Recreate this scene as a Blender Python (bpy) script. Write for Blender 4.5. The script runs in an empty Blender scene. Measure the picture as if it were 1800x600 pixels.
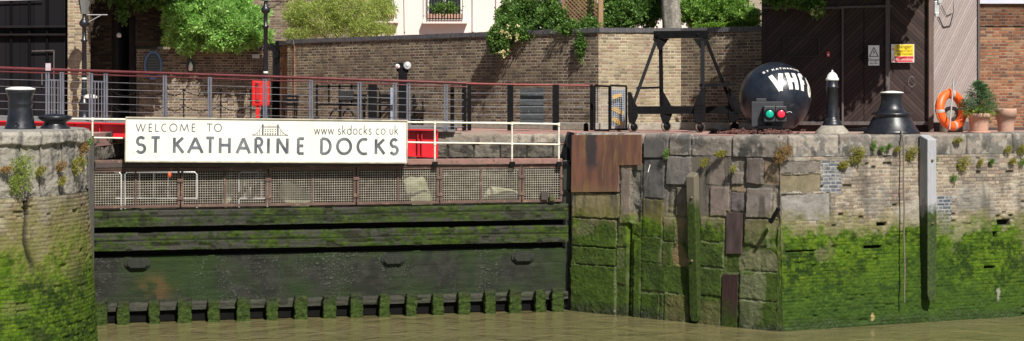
import bpy, bmesh, math, random
import numpy as np
from mathutils import Vector, Matrix

random.seed(7)
RNG = np.random.default_rng(11)
S = bpy.context.scene
COL = S.collection
CZ = 4.85            # eye height above the river
F = 2800.0
R = math.radians

# ------------------------------------------------------------------ camera, light
cam = bpy.data.cameras.new('camera'); camo = bpy.data.objects.new('camera', cam); COL.objects.link(camo)
camo.location = (0, 0, CZ); camo.rotation_euler = (R(90), 0, 0)
cam.sensor_width = 36; cam.lens = 36 * F / 1800.0
cam.shift_y = -130 / 1800.0
cam.clip_start = 0.5; cam.clip_end = 2000
S.camera = camo

SUN = Vector((0.28, -0.60, 0.75)).normalized()        # towards the sun
w = bpy.data.worlds.new('World'); S.world = w; w.use_nodes = True
nt = w.node_tree; bg = nt.nodes['Background']
sky = nt.nodes.new('ShaderNodeTexSky'); sky.sky_type = 'NISHITA'; sky.sun_disc = False
sky.sun_elevation = math.asin(SUN.z); sky.sun_rotation = math.atan2(SUN.x, SUN.y)
nt.links.new(sky.outputs[0], bg.inputs[0]); bg.inputs[1].default_value = 0.05
sl = bpy.data.lights.new('sun', 'SUN'); sl.energy = 5.0; sl.angle = R(0.5); sl.color = (1, 0.955, 0.89)
so = bpy.data.objects.new('sun', sl); COL.objects.link(so); so.location = (10, -10, 40)
so.rotation_euler = (-SUN).to_track_quat('-Z', 'Y').to_euler()
vs = S.view_settings; vs.view_transform = 'Standard'; vs.look = 'None'; vs.gamma = 1; vs.exposure = 0.55
vs.use_curve_mapping = False
S.cycles.max_bounces = 6; S.cycles.transparent_max_bounces = 8
S.cycles.use_denoising = True

# ------------------------------------------------------------------ helpers
def X(px, D): return (px - 900) * D / F
def Z(py, D): return CZ + (170 - py) * D / F
def P(px, py, D): return Vector((X(px, D), D, Z(py, D)))
QZ = CZ - 0.82       # quay level

def s2l(c):
    return tuple(((v / 255) / 12.92 if v / 255 <= .04045 else ((v / 255 + .055) / 1.055) ** 2.4) for v in c)

class G:
    """small node graph writer"""
    def __init__(self, name):
        self.m = bpy.data.materials.new(name); self.m.use_nodes = True
        self.nt = self.m.node_tree; self.nt.nodes.clear()
        self.out = self.n('ShaderNodeOutputMaterial')
    def n(self, t, **k):
        o = self.nt.nodes.new(t)
        for a, b in k.items(): setattr(o, a, b)
        return o
    def put(self, sock, v):
        if isinstance(v, bpy.types.NodeSocket): self.nt.links.new(v, sock)
        elif v is not None:
            if sock.type == 'RGBA' and len(v) == 3: v = (*v, 1)
            sock.default_value = v
    def math(self, op, a, b=0.0, c=None, clamp=False):
        o = self.n('ShaderNodeMath', operation=op, use_clamp=clamp)
        self.put(o.inputs[0], a); self.put(o.inputs[1], b)
        if c is not None: self.put(o.inputs[2], c)
        return o.outputs[0]
    def mix(self, f, a, b, blend='MIX'):
        o = self.n('ShaderNodeMix', data_type='RGBA', blend_type=blend)
        self.put(o.inputs[0], f); self.put(o.inputs[6], a); self.put(o.inputs[7], b)
        return o.outputs[2]
    def noise(self, vec, scale, detail=5, rough=.6, dist=0.0):
        o = self.n('ShaderNodeTexNoise'); self.put(o.inputs['Vector'], vec)
        o.inputs['Scale'].default_value = scale; o.inputs['Detail'].default_value = detail
        o.inputs['Roughness'].default_value = rough; o.inputs['Distortion'].default_value = dist
        return o.outputs[0]
    def ramp(self, f, stops, interp='LINEAR'):
        o = self.n('ShaderNodeValToRGB'); self.put(o.inputs[0], f); cr = o.color_ramp; cr.interpolation = interp
        while len(cr.elements) < len(stops): cr.elements.new(0.5)
        for e, (p, c) in zip(cr.elements, stops):
            e.position = p; e.color = (c, c, c, 1) if isinstance(c, (int, float)) else (*c, 1)
        return o.outputs[0]
    def coord(self, kind='Object', scale=None):
        o = self.n('ShaderNodeTexCoord').outputs[kind]
        if scale:
            m = self.n('ShaderNodeMapping'); self.put(m.inputs[0], o); m.inputs['Scale'].default_value = scale; o = m.outputs[0]
        return o
    def xyz(self, v):
        o = self.n('ShaderNodeSeparateXYZ'); self.put(o.inputs[0], v); return o.outputs
    def vec(self, x, y, z=0.0):
        o = self.n('ShaderNodeCombineXYZ'); self.put(o.inputs[0], x); self.put(o.inputs[1], y); self.put(o.inputs[2], z); return o.outputs[0]
    def attr(self, name, out='Color'):
        o = self.n('ShaderNodeAttribute'); o.attribute_name = name; return o.outputs[out]
    def geo_pos(self): return self.n('ShaderNodeNewGeometry').outputs['Position']
    def finish(self, color, rough=.8, metal=0.0, height=None, bump=.3, dist=.02, spec=.5, emit=None, estr=0.0):
        p = self.n('ShaderNodeBsdfPrincipled')
        self.put(p.inputs['Base Color'], color); self.put(p.inputs['Roughness'], rough)
        self.put(p.inputs['Metallic'], metal); self.put(p.inputs['Specular IOR Level'], spec)
        if emit: self.put(p.inputs['Emission Color'], emit); p.inputs['Emission Strength'].default_value = estr
        if height is not None:
            b = self.n('ShaderNodeBump'); b.inputs['Strength'].default_value = bump; b.inputs['Distance'].default_value = dist
            self.put(b.inputs['Height'], height); self.put(p.inputs['Normal'], b.outputs[0])
        self.put(self.out.inputs[0], p.outputs[0]); return self.m

def worn(name, c1, c2, rough=.7, scale=4, metal=0.0, bump=.25, dist=.01, stretch=None, c3=None, c3amt=.6, spec=.5, r2=None):
    """weathered surface: two colours mixed by noise, optional third in blotches"""
    g = G(name); v = g.geo_pos()
    if stretch:
        m = g.n('ShaderNodeMapping'); g.put(m.inputs[0], v); m.inputs['Scale'].default_value = stretch; vv = m.outputs[0]
    else: vv = v
    f = g.ramp(g.noise(vv, scale, 7, .65), [(.34, 0.0), (.66, 1.0)])
    c = g.mix(f, c1, c2)
    if c3:
        f3 = g.ramp(g.noise(v, scale * 2.7, 6, .7, .4), [(c3amt - .05, 0.0), (c3amt + .06, 1.0)]); c = g.mix(f3, c, c3)
    r = rough if r2 is None else g.math('ADD', rough, g.math('MULTIPLY', f, r2 - rough))
    h = g.noise(v, scale * 9, 5, .7)
    return g.finish(c, r, metal, h, bump, dist, spec)

def brick_mat(name, cols, mortar, dark=.0, hue_noise=.5, stain=None, stain_lo=.55, bh=.075, per=.34, clean=1.0):
    """Flemish-bond brickwork from the UV map, which is in metres"""
    g = G(name); uv = g.coord('UV')
    wob = g.noise(uv, 9, 3, .5); wob2 = g.noise(g.vec(g.xyz(uv)[1], g.xyz(uv)[0]), 11, 3, .5)
    u = g.math('ADD', g.xyz(uv)[0], g.math('MULTIPLY', g.math('SUBTRACT', wob, .5), .022))
    v = g.math('ADD', g.xyz(uv)[1], g.math('MULTIPLY', g.math('SUBTRACT', wob2, .5), .018))
    rv = g.math('DIVIDE', v, bh); row = g.math('FLOOR', rv); fv = g.math('SUBTRACT', rv, row)
    odd = g.math('MODULO', row, 2.0)
    ru = g.math('ADD', g.math('DIVIDE', u, per), g.math('MULTIPLY', odd, .5)); cu = g.math('FLOOR', ru); fu = g.math('SUBTRACT', ru, cu)
    head = g.math('GREATER_THAN', fu, .66)
    wn = g.n('ShaderNodeTexWhiteNoise', noise_dimensions='3D')
    g.put(wn.inputs[0], g.vec(g.math('ADD', cu, .5), g.math('ADD', row, .5), head))
    rnd = wn.outputs['Value']
    col = g.ramp(rnd, [(i / len(cols), c) for i, c in enumerate(cols)], 'CONSTANT')
    eu = g.math('MULTIPLY', g.math('MINIMUM', g.math('MINIMUM', fu, g.math('SUBTRACT', 1.0, fu)), g.math('ABSOLUTE', g.math('SUBTRACT', fu, .66))), per)
    ev = g.math('MULTIPLY', g.math('MINIMUM', fv, g.math('SUBTRACT', 1.0, fv)), bh)
    e = g.math('MINIMUM', eu, ev)
    mr = g.n('ShaderNodeMapRange'); g.put(mr.inputs[0], e); mr.inputs[1].default_value = .0065; mr.inputs[2].default_value = .011
    face = mr.outputs[0]
    pos = g.geo_pos()
    big = g.noise(pos, .9, 6, .6); fine = g.noise(pos, 30, 5, .7)
    col = g.mix(g.math('MULTIPLY', fine, .55), col, tuple(x * .45 for x in cols[0]))
    mc = g.mix(g.ramp(g.noise(pos, 2.3, 5, .7), [(.38, 0.0), (.62, 1.0)]), mortar, tuple(x * .45 for x in mortar))
    c = g.mix(face, mc, col)
    dk = g.ramp(big, [(.35, 0.0), (.7, 1.0)])
    c = g.mix(g.math('MULTIPLY', dk, hue_noise * .7), c, tuple(x * .5 for x in cols[1]))
    if stain:
        sf = g.ramp(g.noise(pos, 1.7, 8, .72, .6), [(stain_lo, 0.0), (stain_lo + .12, .8)]); c = g.mix(sf, c, stain)
    h = g.math('ADD', g.math('MULTIPLY', face, .8), g.math('ADD', g.math('MULTIPLY', fine, .3), g.math('MULTIPLY', rnd, .5)))
    return g.finish(c, .9, 0, h, .8, .012, .12)

class MB:
    def __init__(s): s.v = []; s.f = []; s.uv = []; s.sm = []
    def add(s, vs_, fs, uvs=None, smooth=False):
        b = len(s.v); s.v += [tuple(v) for v in vs_]
        for i, f in enumerate(fs):
            s.f.append(tuple(b + k for k in f)); s.sm.append(smooth)
            s.uv.append(uvs[i] if uvs else [(0, 0)] * len(f))
    def box(s, c, size, ax=None):
        c = Vector(c); hx, hy, hz = (q / 2 for q in size)
        if ax is None: ax = (Vector((1, 0, 0)), Vector((0, 1, 0)), Vector((0, 0, 1)))
        vs_ = [c + ax[0] * (hx * a) + ax[1] * (hy * b) + ax[2] * (hz * d) for a in (-1, 1) for b in (-1, 1) for d in (-1, 1)]
        s.add(vs_, [(0, 1, 3, 2), (4, 6, 7, 5), (0, 4, 5, 1), (2, 3, 7, 6), (0, 2, 6, 4), (1, 5, 7, 3)]); return s
    def bar(s, a, b, wd, hg, up=(0, 0, 1)):
        a = Vector(a); b = Vector(b); d = b - a; L = d.length; d.normalize(); up = Vector(up)
        if abs(d.dot(up)) > .98: up = Vector((0, 1, 0))
        sx = d.cross(up).normalized(); uz = sx.cross(d).normalized()
        return s.box((a + b) / 2, (L, wd, hg), (d, sx, uz))
    def tube(s, pts, r, n=8, closed=False, rs=None):
        pts = [Vector(p) for p in pts]; m = len(pts); rings = []; prev = None
        for i, p in enumerate(pts):
            if closed: t = pts[(i + 1) % m] - pts[(i - 1) % m]
            else: t = pts[min(i + 1, m - 1)] - pts[max(i - 1, 0)]
            t.normalize()
            if prev is None:
                a = Vector((0, 0, 1)) if abs(t.z) < .9 else Vector((0, 1, 0)); nx = t.cross(a).normalized()
            else: nx = (prev - t * prev.dot(t)).normalized()
            prev = nx; ny = t.cross(nx); rr = rs[i] if rs else r
            rings.append([p + nx * (rr * math.cos(2 * math.pi * k / n)) + ny * (rr * math.sin(2 * math.pi * k / n)) for k in range(n)])
        vs_ = [q for ring in rings for q in ring]; fs = []
        for i in range(m if closed else m - 1):
            j = (i + 1) % m
            for k in range(n): fs.append((i * n + k, i * n + (k + 1) % n, j * n + (k + 1) % n, j * n + k))
        s.add(vs_, fs, smooth=True)
        if not closed: s.add(rings[0], [tuple(range(n))[::-1]]); s.add(rings[-1], [tuple(range(n))])
        return s
    def lathe(s, prof, c, n=32, axis=None, smooth=True):
        c = Vector(c); vs_ = []
        if axis is None: ex, ey, ez = Vector((1, 0, 0)), Vector((0, 1, 0)), Vector((0, 0, 1))
        else:
            ez = Vector(axis).normalized(); ex = ez.orthogonal().normalized(); ey = ez.cross(ex)
        for r_, z_ in prof:
            for k in range(n):
                a = 2 * math.pi * k / n; vs_.append(c + ex * (r_ * math.cos(a)) + ey * (r_ * math.sin(a)) + ez * z_)
        fs = []
        for i in range(len(prof) - 1):
            for k in range(n): fs.append((i * n + k, i * n + (k + 1) % n, (i + 1) * n + (k + 1) % n, (i + 1) * n + k))
        s.add(vs_, fs, smooth=smooth)
        m = len(prof)
        if prof[-1][0] > 1e-4: s.add(vs_[(m - 1) * n:], [tuple(range(n))])
        if prof[0][0] > 1e-4: s.add(vs_[:n], [tuple(range(n))[::-1]])
        return s
    def prism(s, poly, off):
        off = Vector(off); n = len(poly); vs_ = [Vector(p) for p in poly] + [Vector(p) + off for p in poly]
        s.add(vs_, [tuple(range(n))[::-1], tuple(range(n, 2 * n))] + [(i, (i + 1) % n, n + (i + 1) % n, n + i) for i in range(n)]); return s
    def wall(s, a, b, z0, z1, th=.3, u0=0.0, zb=None):
        """upright slab from plan point a to b, its outer face towards the camera, UV in metres; z1 may be (za, zb)"""
        a = Vector((a[0], a[1], 0)); b = Vector((b[0], b[1], 0)); d = b - a; L = d.length; d.normalize()
        nrm = Vector((d.y, -d.x, 0)); bk = -nrm * th
        za, zc = z1 if isinstance(z1, (tuple, list)) else (z1, z1)
        up = Vector((0, 0, 1))
        v = [a + up * z0, b + up * z0, b + up * zc, a + up * za]; v2 = [q + bk for q in v]
        uf = [(u0, z0), (u0 + L, z0), (u0 + L, zc), (u0, za)]
        s.add(v, [(0, 1, 2, 3)], [uf])
        s.add(v2, [(1, 0, 3, 2)], [[uf[1], uf[0], uf[3], uf[2]]])
        s.add([v[1], v2[1], v2[2], v[2]], [(0, 1, 2, 3)], [[(u0, z0), (u0 + th, z0), (u0 + th, zc), (u0, zc)]])
        s.add([v2[0], v[0], v[3], v2[3]], [(0, 1, 2, 3)], [[(u0, z0), (u0 + th, z0), (u0 + th, za), (u0, za)]])
        s.add([v[3], v[2], v2[2], v2[3]], [(0, 1, 2, 3)], [[(u0, 0), (u0 + L, 0), (u0 + L, th), (u0, th)]])
        return s
    def build(s, name, mat, parent=None, bevel=0, autosmooth=True):
        o0 = Vector(parent.location) if parent else Vector((0, 0, 0))
        if parent and parent.parent: o0 = o0 + Vector(parent.parent.location)
        me = bpy.data.meshes.new(name)
        me.from_pydata([tuple(Vector(v) - o0) for v in s.v], [], s.f)
        uvl = me.uv_layers.new(name='UVMap'); flat = [c for f in s.uv for c in f]
        uvl.data.foreach_set('uv', [q for c in flat for q in c])
        me.polygons.foreach_set('use_smooth', s.sm)
        me.update(); me.materials.append(mat)
        o = bpy.data.objects.new(name, me); COL.objects.link(o)
        if parent: o.parent = parent
        if bevel:
            b = o.modifiers.new('edge', 'BEVEL'); b.width = bevel; b.segments = 2; b.limit_method = 'ANGLE'
        return o

def tag(o, label=None, cat=None, group=None, kind=None):
    if label: o['label'] = label
    if cat: o['category'] = cat
    if group: o['group'] = group
    if kind: o['kind'] = kind
    return o
def thing(name, loc, label, cat, group=None):
    o = bpy.data.objects.new(name, None); o.empty_display_size = .2; COL.objects.link(o); o.location = loc
    return tag(o, label, cat, group)

# numpy noise ------------------------------------------------------------
def _h(ix, iy, seed):
    n = (ix.astype(np.int64) * 374761393 + iy.astype(np.int64) * 668265263 + seed * 1442695041) & 0xFFFFFFFF
    n = ((n ^ (n >> 13)) * 1274126177) & 0xFFFFFFFF
    n = ((n ^ (n >> 16)) * 2246822519) & 0xFFFFFFFF
    return ((n ^ (n >> 15)) & 0xFFFFFF) / float(0xFFFFFF)
def vn(x, y, seed=0):
    ix = np.floor(x); iy = np.floor(y); fx = x - ix; fy = y - iy
    fx = fx * fx * (3 - 2 * fx); fy = fy * fy * (3 - 2 * fy)
    a = _h(ix, iy, seed); b = _h(ix + 1, iy, seed); c = _h(ix, iy + 1, seed); d = _h(ix + 1, iy + 1, seed)
    return (a * (1 - fx) + b * fx) * (1 - fy) + (c * (1 - fx) + d * fx) * fy
def fbm(x, y, s=0, o=5, g=.55):
    t = 0; a = 1; n = 0
    for i in range(o):
        t = t + a * vn(x * 2 ** i + 17.3 * i, y * 2 ** i - 9.1 * i, s + i); n += a; a *= g
    return t / n
def sst(a, b, x):
    t = np.clip((x - a) / (b - a), 0, 1); return t * t * (3 - 2 * t)
def lerp(a, b, t):
    if np.ndim(t) and np.ndim(a) != 0: t = t[..., None] if np.ndim(t) == 2 else t
    return a * (1 - t) + b * t
def C3(c, shape): return np.ones(shape + (3,)) * np.array(c)

def relief(name, mat, parent, P3, disp, N, colr, wet, face_ok=None):
    """grid surface: P3 (r,c,3) points pushed out along N by disp, with baked-in material colour and wetness attributes"""
    r_, c_, _ = P3.shape
    co = P3 + N * disp[..., None]
    o0 = np.array(parent.location) if parent else np.zeros(3)
    me = bpy.data.meshes.new(name); nv = r_ * c_
    idx = np.arange(nv).reshape(r_, c_)
    q = np.stack([idx[:-1, :-1], idx[:-1, 1:], idx[1:, 1:], idx[1:, :-1]], -1).reshape(-1, 4)
    me.vertices.add(nv); me.vertices.foreach_set('co', (co - o0).reshape(-1))
    me.loops.add(q.size); me.loops.foreach_set('vertex_index', q.reshape(-1).astype(np.int32))
    me.polygons.add(len(q)); me.polygons.foreach_set('loop_start', np.arange(0, q.size, 4, dtype=np.int32))
    me.polygons.foreach_set('loop_total', np.full(len(q), 4, dtype=np.int32))
    me.polygons.foreach_set('use_smooth', np.ones(len(q), dtype=bool))
    a = me.color_attributes.new('Tone', 'FLOAT_COLOR', 'POINT')
    rgba = np.concatenate([np.clip(colr, 0, 1), np.ones((r_, c_, 1))], -1); a.data.foreach_set('color', rgba.reshape(-1))
    b = me.attributes.new('Wet', 'FLOAT', 'POINT'); b.data.foreach_set('value', wet.reshape(-1))
    me.update(calc_edges=True); me.validate(); me.materials.append(mat)
    o = bpy.data.objects.new(name, me); COL.objects.link(o)
    if parent: o.parent = parent
    return o

def relief_mat():
    g = G('weathered_river_wall'); pos = g.geo_pos()
    c = g.attr('Tone'); wet = g.attr('Wet', 'Fac')
    f = g.noise(pos, 38, 6, .75); f2 = g.noise(pos, 130, 3, .6)
    c = g.mix(g.math('MULTIPLY', g.ramp(f, [(.4, 0.0), (.62, 1.0)]), .45), c, g.mix(1.0, c, (.42, .42, .40), 'MULTIPLY'))
    c = g.mix(g.math('MULTIPLY', g.ramp(f2, [(.55, 0.0), (.75, 1.0)]), .35), c, g.mix(1.0, c, (1.8, 1.8, 1.6), 'MULTIPLY'))
    h = g.math('ADD', f, g.math('MULTIPLY', f2, .4))
    r = g.math('SUBTRACT', .9, g.math('MULTIPLY', wet, .5))
    return g.finish(c, r, 0, h, .9, .018, .15)
M_REL = relief_mat()

def brick_np(U, V, seed=0, bh=.075, per=.34):
    U = U + (fbm(U * 5, V * 5, 91, 3) - .5) * .03; V = V + (fbm(U * 3, V * 6, 92, 3) - .5) * .025
    row = np.floor(V / bh); fv = V / bh - row; ru = U / per + .5 * (row % 2); cu = np.floor(ru); fu = ru - cu
    head = fu > .66
    rnd = _h(cu * 2 + head, row, seed)
    rnd2 = _h(cu * 2 + head, row, seed + 50)
    e = np.minimum(np.minimum(np.minimum(fu, 1 - fu), np.abs(fu - .66)) * per, np.minimum(fv, 1 - fv) * bh)
    return sst(.002, .014, e), rnd, rnd2

def pal(cols, r):
    c = np.array(cols); return c[np.clip((r * len(cols)).astype(int), 0, len(cols) - 1)]

# leaves -----------------------------------------------------------------
def leaf_mat(name, cols, trans=.35, rough=.5):
    g = G(name); a = g.attr('Tint', 'Fac')
    c = g.ramp(a, [(i / max(1, len(cols) - 1), q) for i, q in enumerate(cols)])
    p = g.n('ShaderNodeBsdfPrincipled'); g.put(p.inputs['Base Color'], c); p.inputs['Roughness'].default_value = rough
    p.inputs['Specular IOR Level'].default_value = .35
    t = g.n('ShaderNodeBsdfTranslucent'); g.put(t.inputs[0], g.mix(.5, c, tuple(min(1, x * 1.5) for x in cols[-1])))
    m = g.n('ShaderNodeMixShader'); m.inputs[0].default_value = trans
    g.put(m.inputs[1], p.outputs[0]); g.put(m.inputs[2], t.outputs[0]); g.put(g.out.inputs[0], m.outputs[0]); return g.m

def leaves(name, mat, parent, cen, dirs, ln, wd, tint, origin=None):
    """cen, dirs (n,3): folded leaf at each point; ln, wd arrays"""
    n = len(cen); dirs = dirs / np.linalg.norm(dirs, axis=1)[:, None]
    rnd = RNG.normal(size=(n, 3)); sd = np.cross(dirs, rnd); sd /= np.linalg.norm(sd, axis=1)[:, None] + 1e-9
    nn = np.cross(sd, dirs)
    L = ln[:, None]; Wd = wd[:, None]
    b = cen; t = cen + dirs * L; m = cen + dirs * L * .5
    l = m + sd * Wd * .5 + nn * Wd * .18; r = m - sd * Wd * .5 + nn * Wd * .18
    co = np.stack([b, l, t, r], 1).reshape(-1, 3)
    o0 = np.array(parent.location) if parent else (np.array(origin) if origin is not None else np.zeros(3))
    if parent and parent.parent: o0 = o0 + np.array(parent.parent.location)
    co = co - o0
    me = bpy.data.meshes.new(name); me.vertices.add(4 * n); me.vertices.foreach_set('co', co.reshape(-1))
    i = np.arange(n)[:, None] * 4
    q = np.concatenate([i + 0, i + 1, i + 2, i + 0, i + 2, i + 3], 1).astype(np.int32)
    me.loops.add(q.size); me.loops.foreach_set('vertex_index', q.reshape(-1))
    me.polygons.add(2 * n); me.polygons.foreach_set('loop_start', np.arange(0, 6 * n, 3, dtype=np.int32))
    me.polygons.foreach_set('loop_total', np.full(2 * n, 3, dtype=np.int32))
    a = me.attributes.new('Tint', 'FLOAT', 'POINT'); a.data.foreach_set('value', np.repeat(tint, 4))
    me.update(calc_edges=True); me.materials.append(mat)
    o = bpy.data.objects.new(name, me); COL.objects.link(o)
    if parent: o.parent = parent
    elif origin is not None: o.location = origin
    return o

def clumps(blobs, per, spread, up=.4, jit=1.0):
    """blobs: (x,y,z,rx,ry,rz,n) -> sprig centres on lumpy shells; returns leaf bases, dirs, depth-independent random tints"""
    cs = []; ds = []; ts = []
    for (x, y, z, rx, ry, rz, n) in blobs:
        d = RNG.normal(size=(n, 3)); d /= np.linalg.norm(d, axis=1)[:, None]
        rr = .55 + .5 * RNG.random(n) ** .6
        lump = .82 + .36 * np.sin(d[:, 0] * 7 + x) * np.cos(d[:, 2] * 6 + z)
        c = np.array([x, y, z]) + d * (rr * lump)[:, None] * np.array([rx, ry, rz])
        t0 = RNG.random(n)
        for k in range(per):
            dd = d + RNG.normal(size=(n, 3)) * jit + np.array([0, 0, up])
            cs.append(c + RNG.normal(size=(n, 3)) * spread); ds.append(dd); ts.append(np.clip(t0 * .7 + RNG.random(n) * .3, 0, 1))
    return np.concatenate(cs), np.concatenate(ds), np.concatenate(ts)

# ------------------------------------------------------------------ stroke lettering
def arc(cx, cy, rx, ry, a0, a1, n=18):
    return [(cx + rx * math.cos(R(a0 + (a1 - a0) * i / n)), cy + ry * math.sin(R(a0 + (a1 - a0) * i / n))) for i in range(n + 1)]
GL = {
 'S': [arc(.5, .74, .42, .26, 35, 200, 12) + arc(.5, .26, .46, .26, 110, -155, 16)[0:] ],
 'T': [[(0, 1), (1, 1)], [(.5, 1), (.5, 0)]],
 'K': [[(.08, 0), (.08, 1)], [(.95, 1), (.12, .48)], [(.3, .6), (1, 0)]],
 'A': [[(0, 0), (.5, 1)], [(.5, 1), (1, 0)], [(.2, .34), (.8, .34)]],
 'H': [[(.05, 0), (.05, 1)], [(.95, 0), (.95, 1)], [(.05, .53), (.95, .53)]],
 'R': [[(.1, 0), (.1, 1)], [(.1, 1), (.5, 1)] + arc(.52, .75, .4, .25, 90, -90, 12) + [(.1, .5)], [(.45, .5), (.98, 0)]],
 'I': [[(.5, 0), (.5, 1)]],
 'N': [[(.06, 0), (.06, 1)], [(.06, 1), (.94, 0)], [(.94, 0), (.94, 1)]],
 'E': [[(.1, 0), (.1, 1)], [(.1, 1), (1, 1)], [(.1, .52), (.92, .52)], [(.1, 0), (1, 0)]],
 'D': [[(.08, 0), (.08, 1)], [(.08, 1), (.38, 1)] + arc(.38, .5, .58, .5, 90, -90, 20) + [(.08, 0)]],
 'O': [arc(.5, .5, .48, .5, 0, 360, 32)],
 'C': [arc(.62, .5, .6, .5, 62, 298, 24)],
 'W': [[(0, 1), (.26, 0)], [(.26, 0), (.5, 1)], [(.5, 1), (.74, 0)], [(.74, 0), (1, 1)]],
 'L': [[(.1, 1), (.1, 0)], [(.1, 0), (1, 0)]],
 'M': [[(.02, 0), (.16, 1)], [(.16, 1), (.5, .1)], [(.5, .1), (.84, 1)], [(.84, 1), (.98, 0)]],
 'V': [[(0, 1), (.5, 0)], [(.5, 0), (1, 1)]],
 'F': [[(.1, 0), (.1, 1)], [(.1, 1), (1, 1)], [(.1, .52), (.85, .52)]],
 '8': [arc(.5, .75, .38, .25, 0, 360, 20), arc(.5, .26, .46, .26, 0, 360, 20)],
 '0': [arc(.5, .5, .45, .5, 0, 360, 28)],
 'w': [[(0, .6), (.25, 0)], [(.25, 0), (.5, .6)], [(.5, .6), (.75, 0)], [(.75, 0), (1, .6)]],
 's': [arc(.5, .45, .38, .15, 30, 215, 10) + arc(.5, .15, .42, .15, 100, -150, 12)],
 'k': [[(.08, 0), (.08, 1)], [(.9, .6), (.1, .27)], [(.32, .36), (.95, 0)]],
 'd': [arc(.48, .3, .44, .3, 0, 360, 20), [(.94, 0), (.94, 1)]],
 'o': [arc(.5, .3, .46, .3, 0, 360, 20)],
 'c': [arc(.6, .3, .55, .3, 60, 300, 16)],
 'u': [[(.08, .6), (.08, .25)] + arc(.5, .25, .42, .25, 180, 360, 10) + [(.92, .6)]],
 '.': [[(.5, 0), (.5, .07)]],
 'i': [[(.5, 0), (.5, .6)]],
}
def strokes(mb, polys, mapper, wd, seg=.03, lift=.002, lift_step=.00035, th=.0015, scale_len=1.0):
    """ribbons along 2D polylines, mapped by mapper(u, v, h) -> 3D point with h the height off the surface"""
    k = 0
    for pl in polys:
        pts = [pl[0]]
        for a, b in zip(pl[:-1], pl[1:]):
            L = math.hypot(b[0] - a[0], b[1] - a[1]); n = max(1, int(L / seg))
            pts += [(a[0] + (b[0] - a[0]) * i / n, a[1] + (b[1] - a[1]) * i / n) for i in range(1, n + 1)]
        closed = math.hypot(pts[0][0] - pts[-1][0], pts[0][1] - pts[-1][1]) < 1e-6
        h = lift + k * lift_step; k = (k + 1) % 9; L_ = []; m = len(pts)
        for i, p in enumerate(pts):
            if closed: a = pts[(i - 1) % (m - 1)]; b = pts[(i + 1) % (m - 1)]
            else: a = pts[max(i - 1, 0)]; b = pts[min(i + 1, m - 1)]
            tx, ty = b[0] - a[0], b[1] - a[1]; l = math.hypot(tx, ty) or 1; nx, ny = -ty / l, tx / l
            L_.append((mapper(p[0] + nx * wd / 2, p[1] + ny * wd / 2, h), mapper(p[0] - nx * wd / 2, p[1] - ny * wd / 2, h)))
        vs_ = [q for pr in L_ for q in pr]
        mb.add(vs_, [(2 * i, 2 * i + 1, 2 * i + 3, 2 * i + 2) for i in range(m - 1)])

def word(chars_boxes, v0, hgt, inset):
    out = []
    for ch, a, b in chars_boxes:
        for pl in GL[ch]:
            out.append([(a + inset + (b - a - 2 * inset) * p[0], v0 + inset + (hgt - 2 * inset) * p[1]) for p in pl])
    return out
def font_text(name, body, size, mat, parent, loc, ax, width=None):
    """small lettering as a text object lying in the plane of ax = (right, up, out)"""
    cu = bpy.data.curves.new(name, 'FONT'); cu.body = body; cu.size = size; cu.align_x = 'CENTER'; cu.align_y = 'CENTER'
    cu.materials.append(mat); o = bpy.data.objects.new(name, cu); COL.objects.link(o)
    bpy.context.view_layer.update(); me = bpy.data.meshes.new_from_object(o.evaluated_get(bpy.context.evaluated_depsgraph_get()))
    bpy.data.objects.remove(o); me.name = name; o = bpy.data.objects.new(name, me); COL.objects.link(o)
    if not me.materials: me.materials.append(mat)
    m = Matrix((ax[0], ax[1], ax[2])).transposed().to_4x4(); pl = Vector(parent.location) if parent else Vector((0, 0, 0))
    m.translation = Vector(loc) - pl; o.parent = parent; o.matrix_basis = m
    return o

# ------------------------------------------------------------------ materials
M_black = worn('black_gloss_paint', (.008, .009, .012), (.014, .016, .021), .28, 6, 0, .15, .006, r2=.45, c3=(.05, .045, .04), c3amt=.68)
M_blackmatt = worn('black_flaking_paint', (.004, .004, .005), (.009, .0085, .009), .5, 7, 0, .2, .004, c3=(.05, .03, .02), c3amt=.70, spec=.12)
M_white = worn('white_gloss_paint', (.78, .77, .72), (.62, .6, .54), .4, 9, 0, .1, .004)
M_railwhite = worn('cream_rail_paint', (.72, .70, .60), (.55, .5, .38), .45, 6, 0, .1, .004, c3=(.2, .12, .06), c3amt=.68)
M_signwhite = worn('sign_board_white', (.74, .72, .64), (.66, .63, .53), .5, 1.6, 0, .05, .003, stretch=(2.5, 2.5, .5), c3=(.50, .46, .36), c3amt=.68)
M_signframe = worn('sign_frame_stained', (.5, .46, .36), (.3, .27, .2), .6, 5, 0, .2, .005)
M_letter = worn('sign_letter_grey', (.035, .042, .05), (.16, .18, .20), .5, 2.2, 0, .05, .002, stretch=(2, 2, .8))
M_letter2 = worn('sign_letter_dark', (.05, .055, .06), (.13, .14, .15), .5, 5, 0, .05, .002)
M_rust = worn('rusted_steel', (.13, .075, .055), (.07, .042, .036), .8, 2.6, .0, .5, .012, c3=(.22, .15, .10), c3amt=.6)
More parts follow.
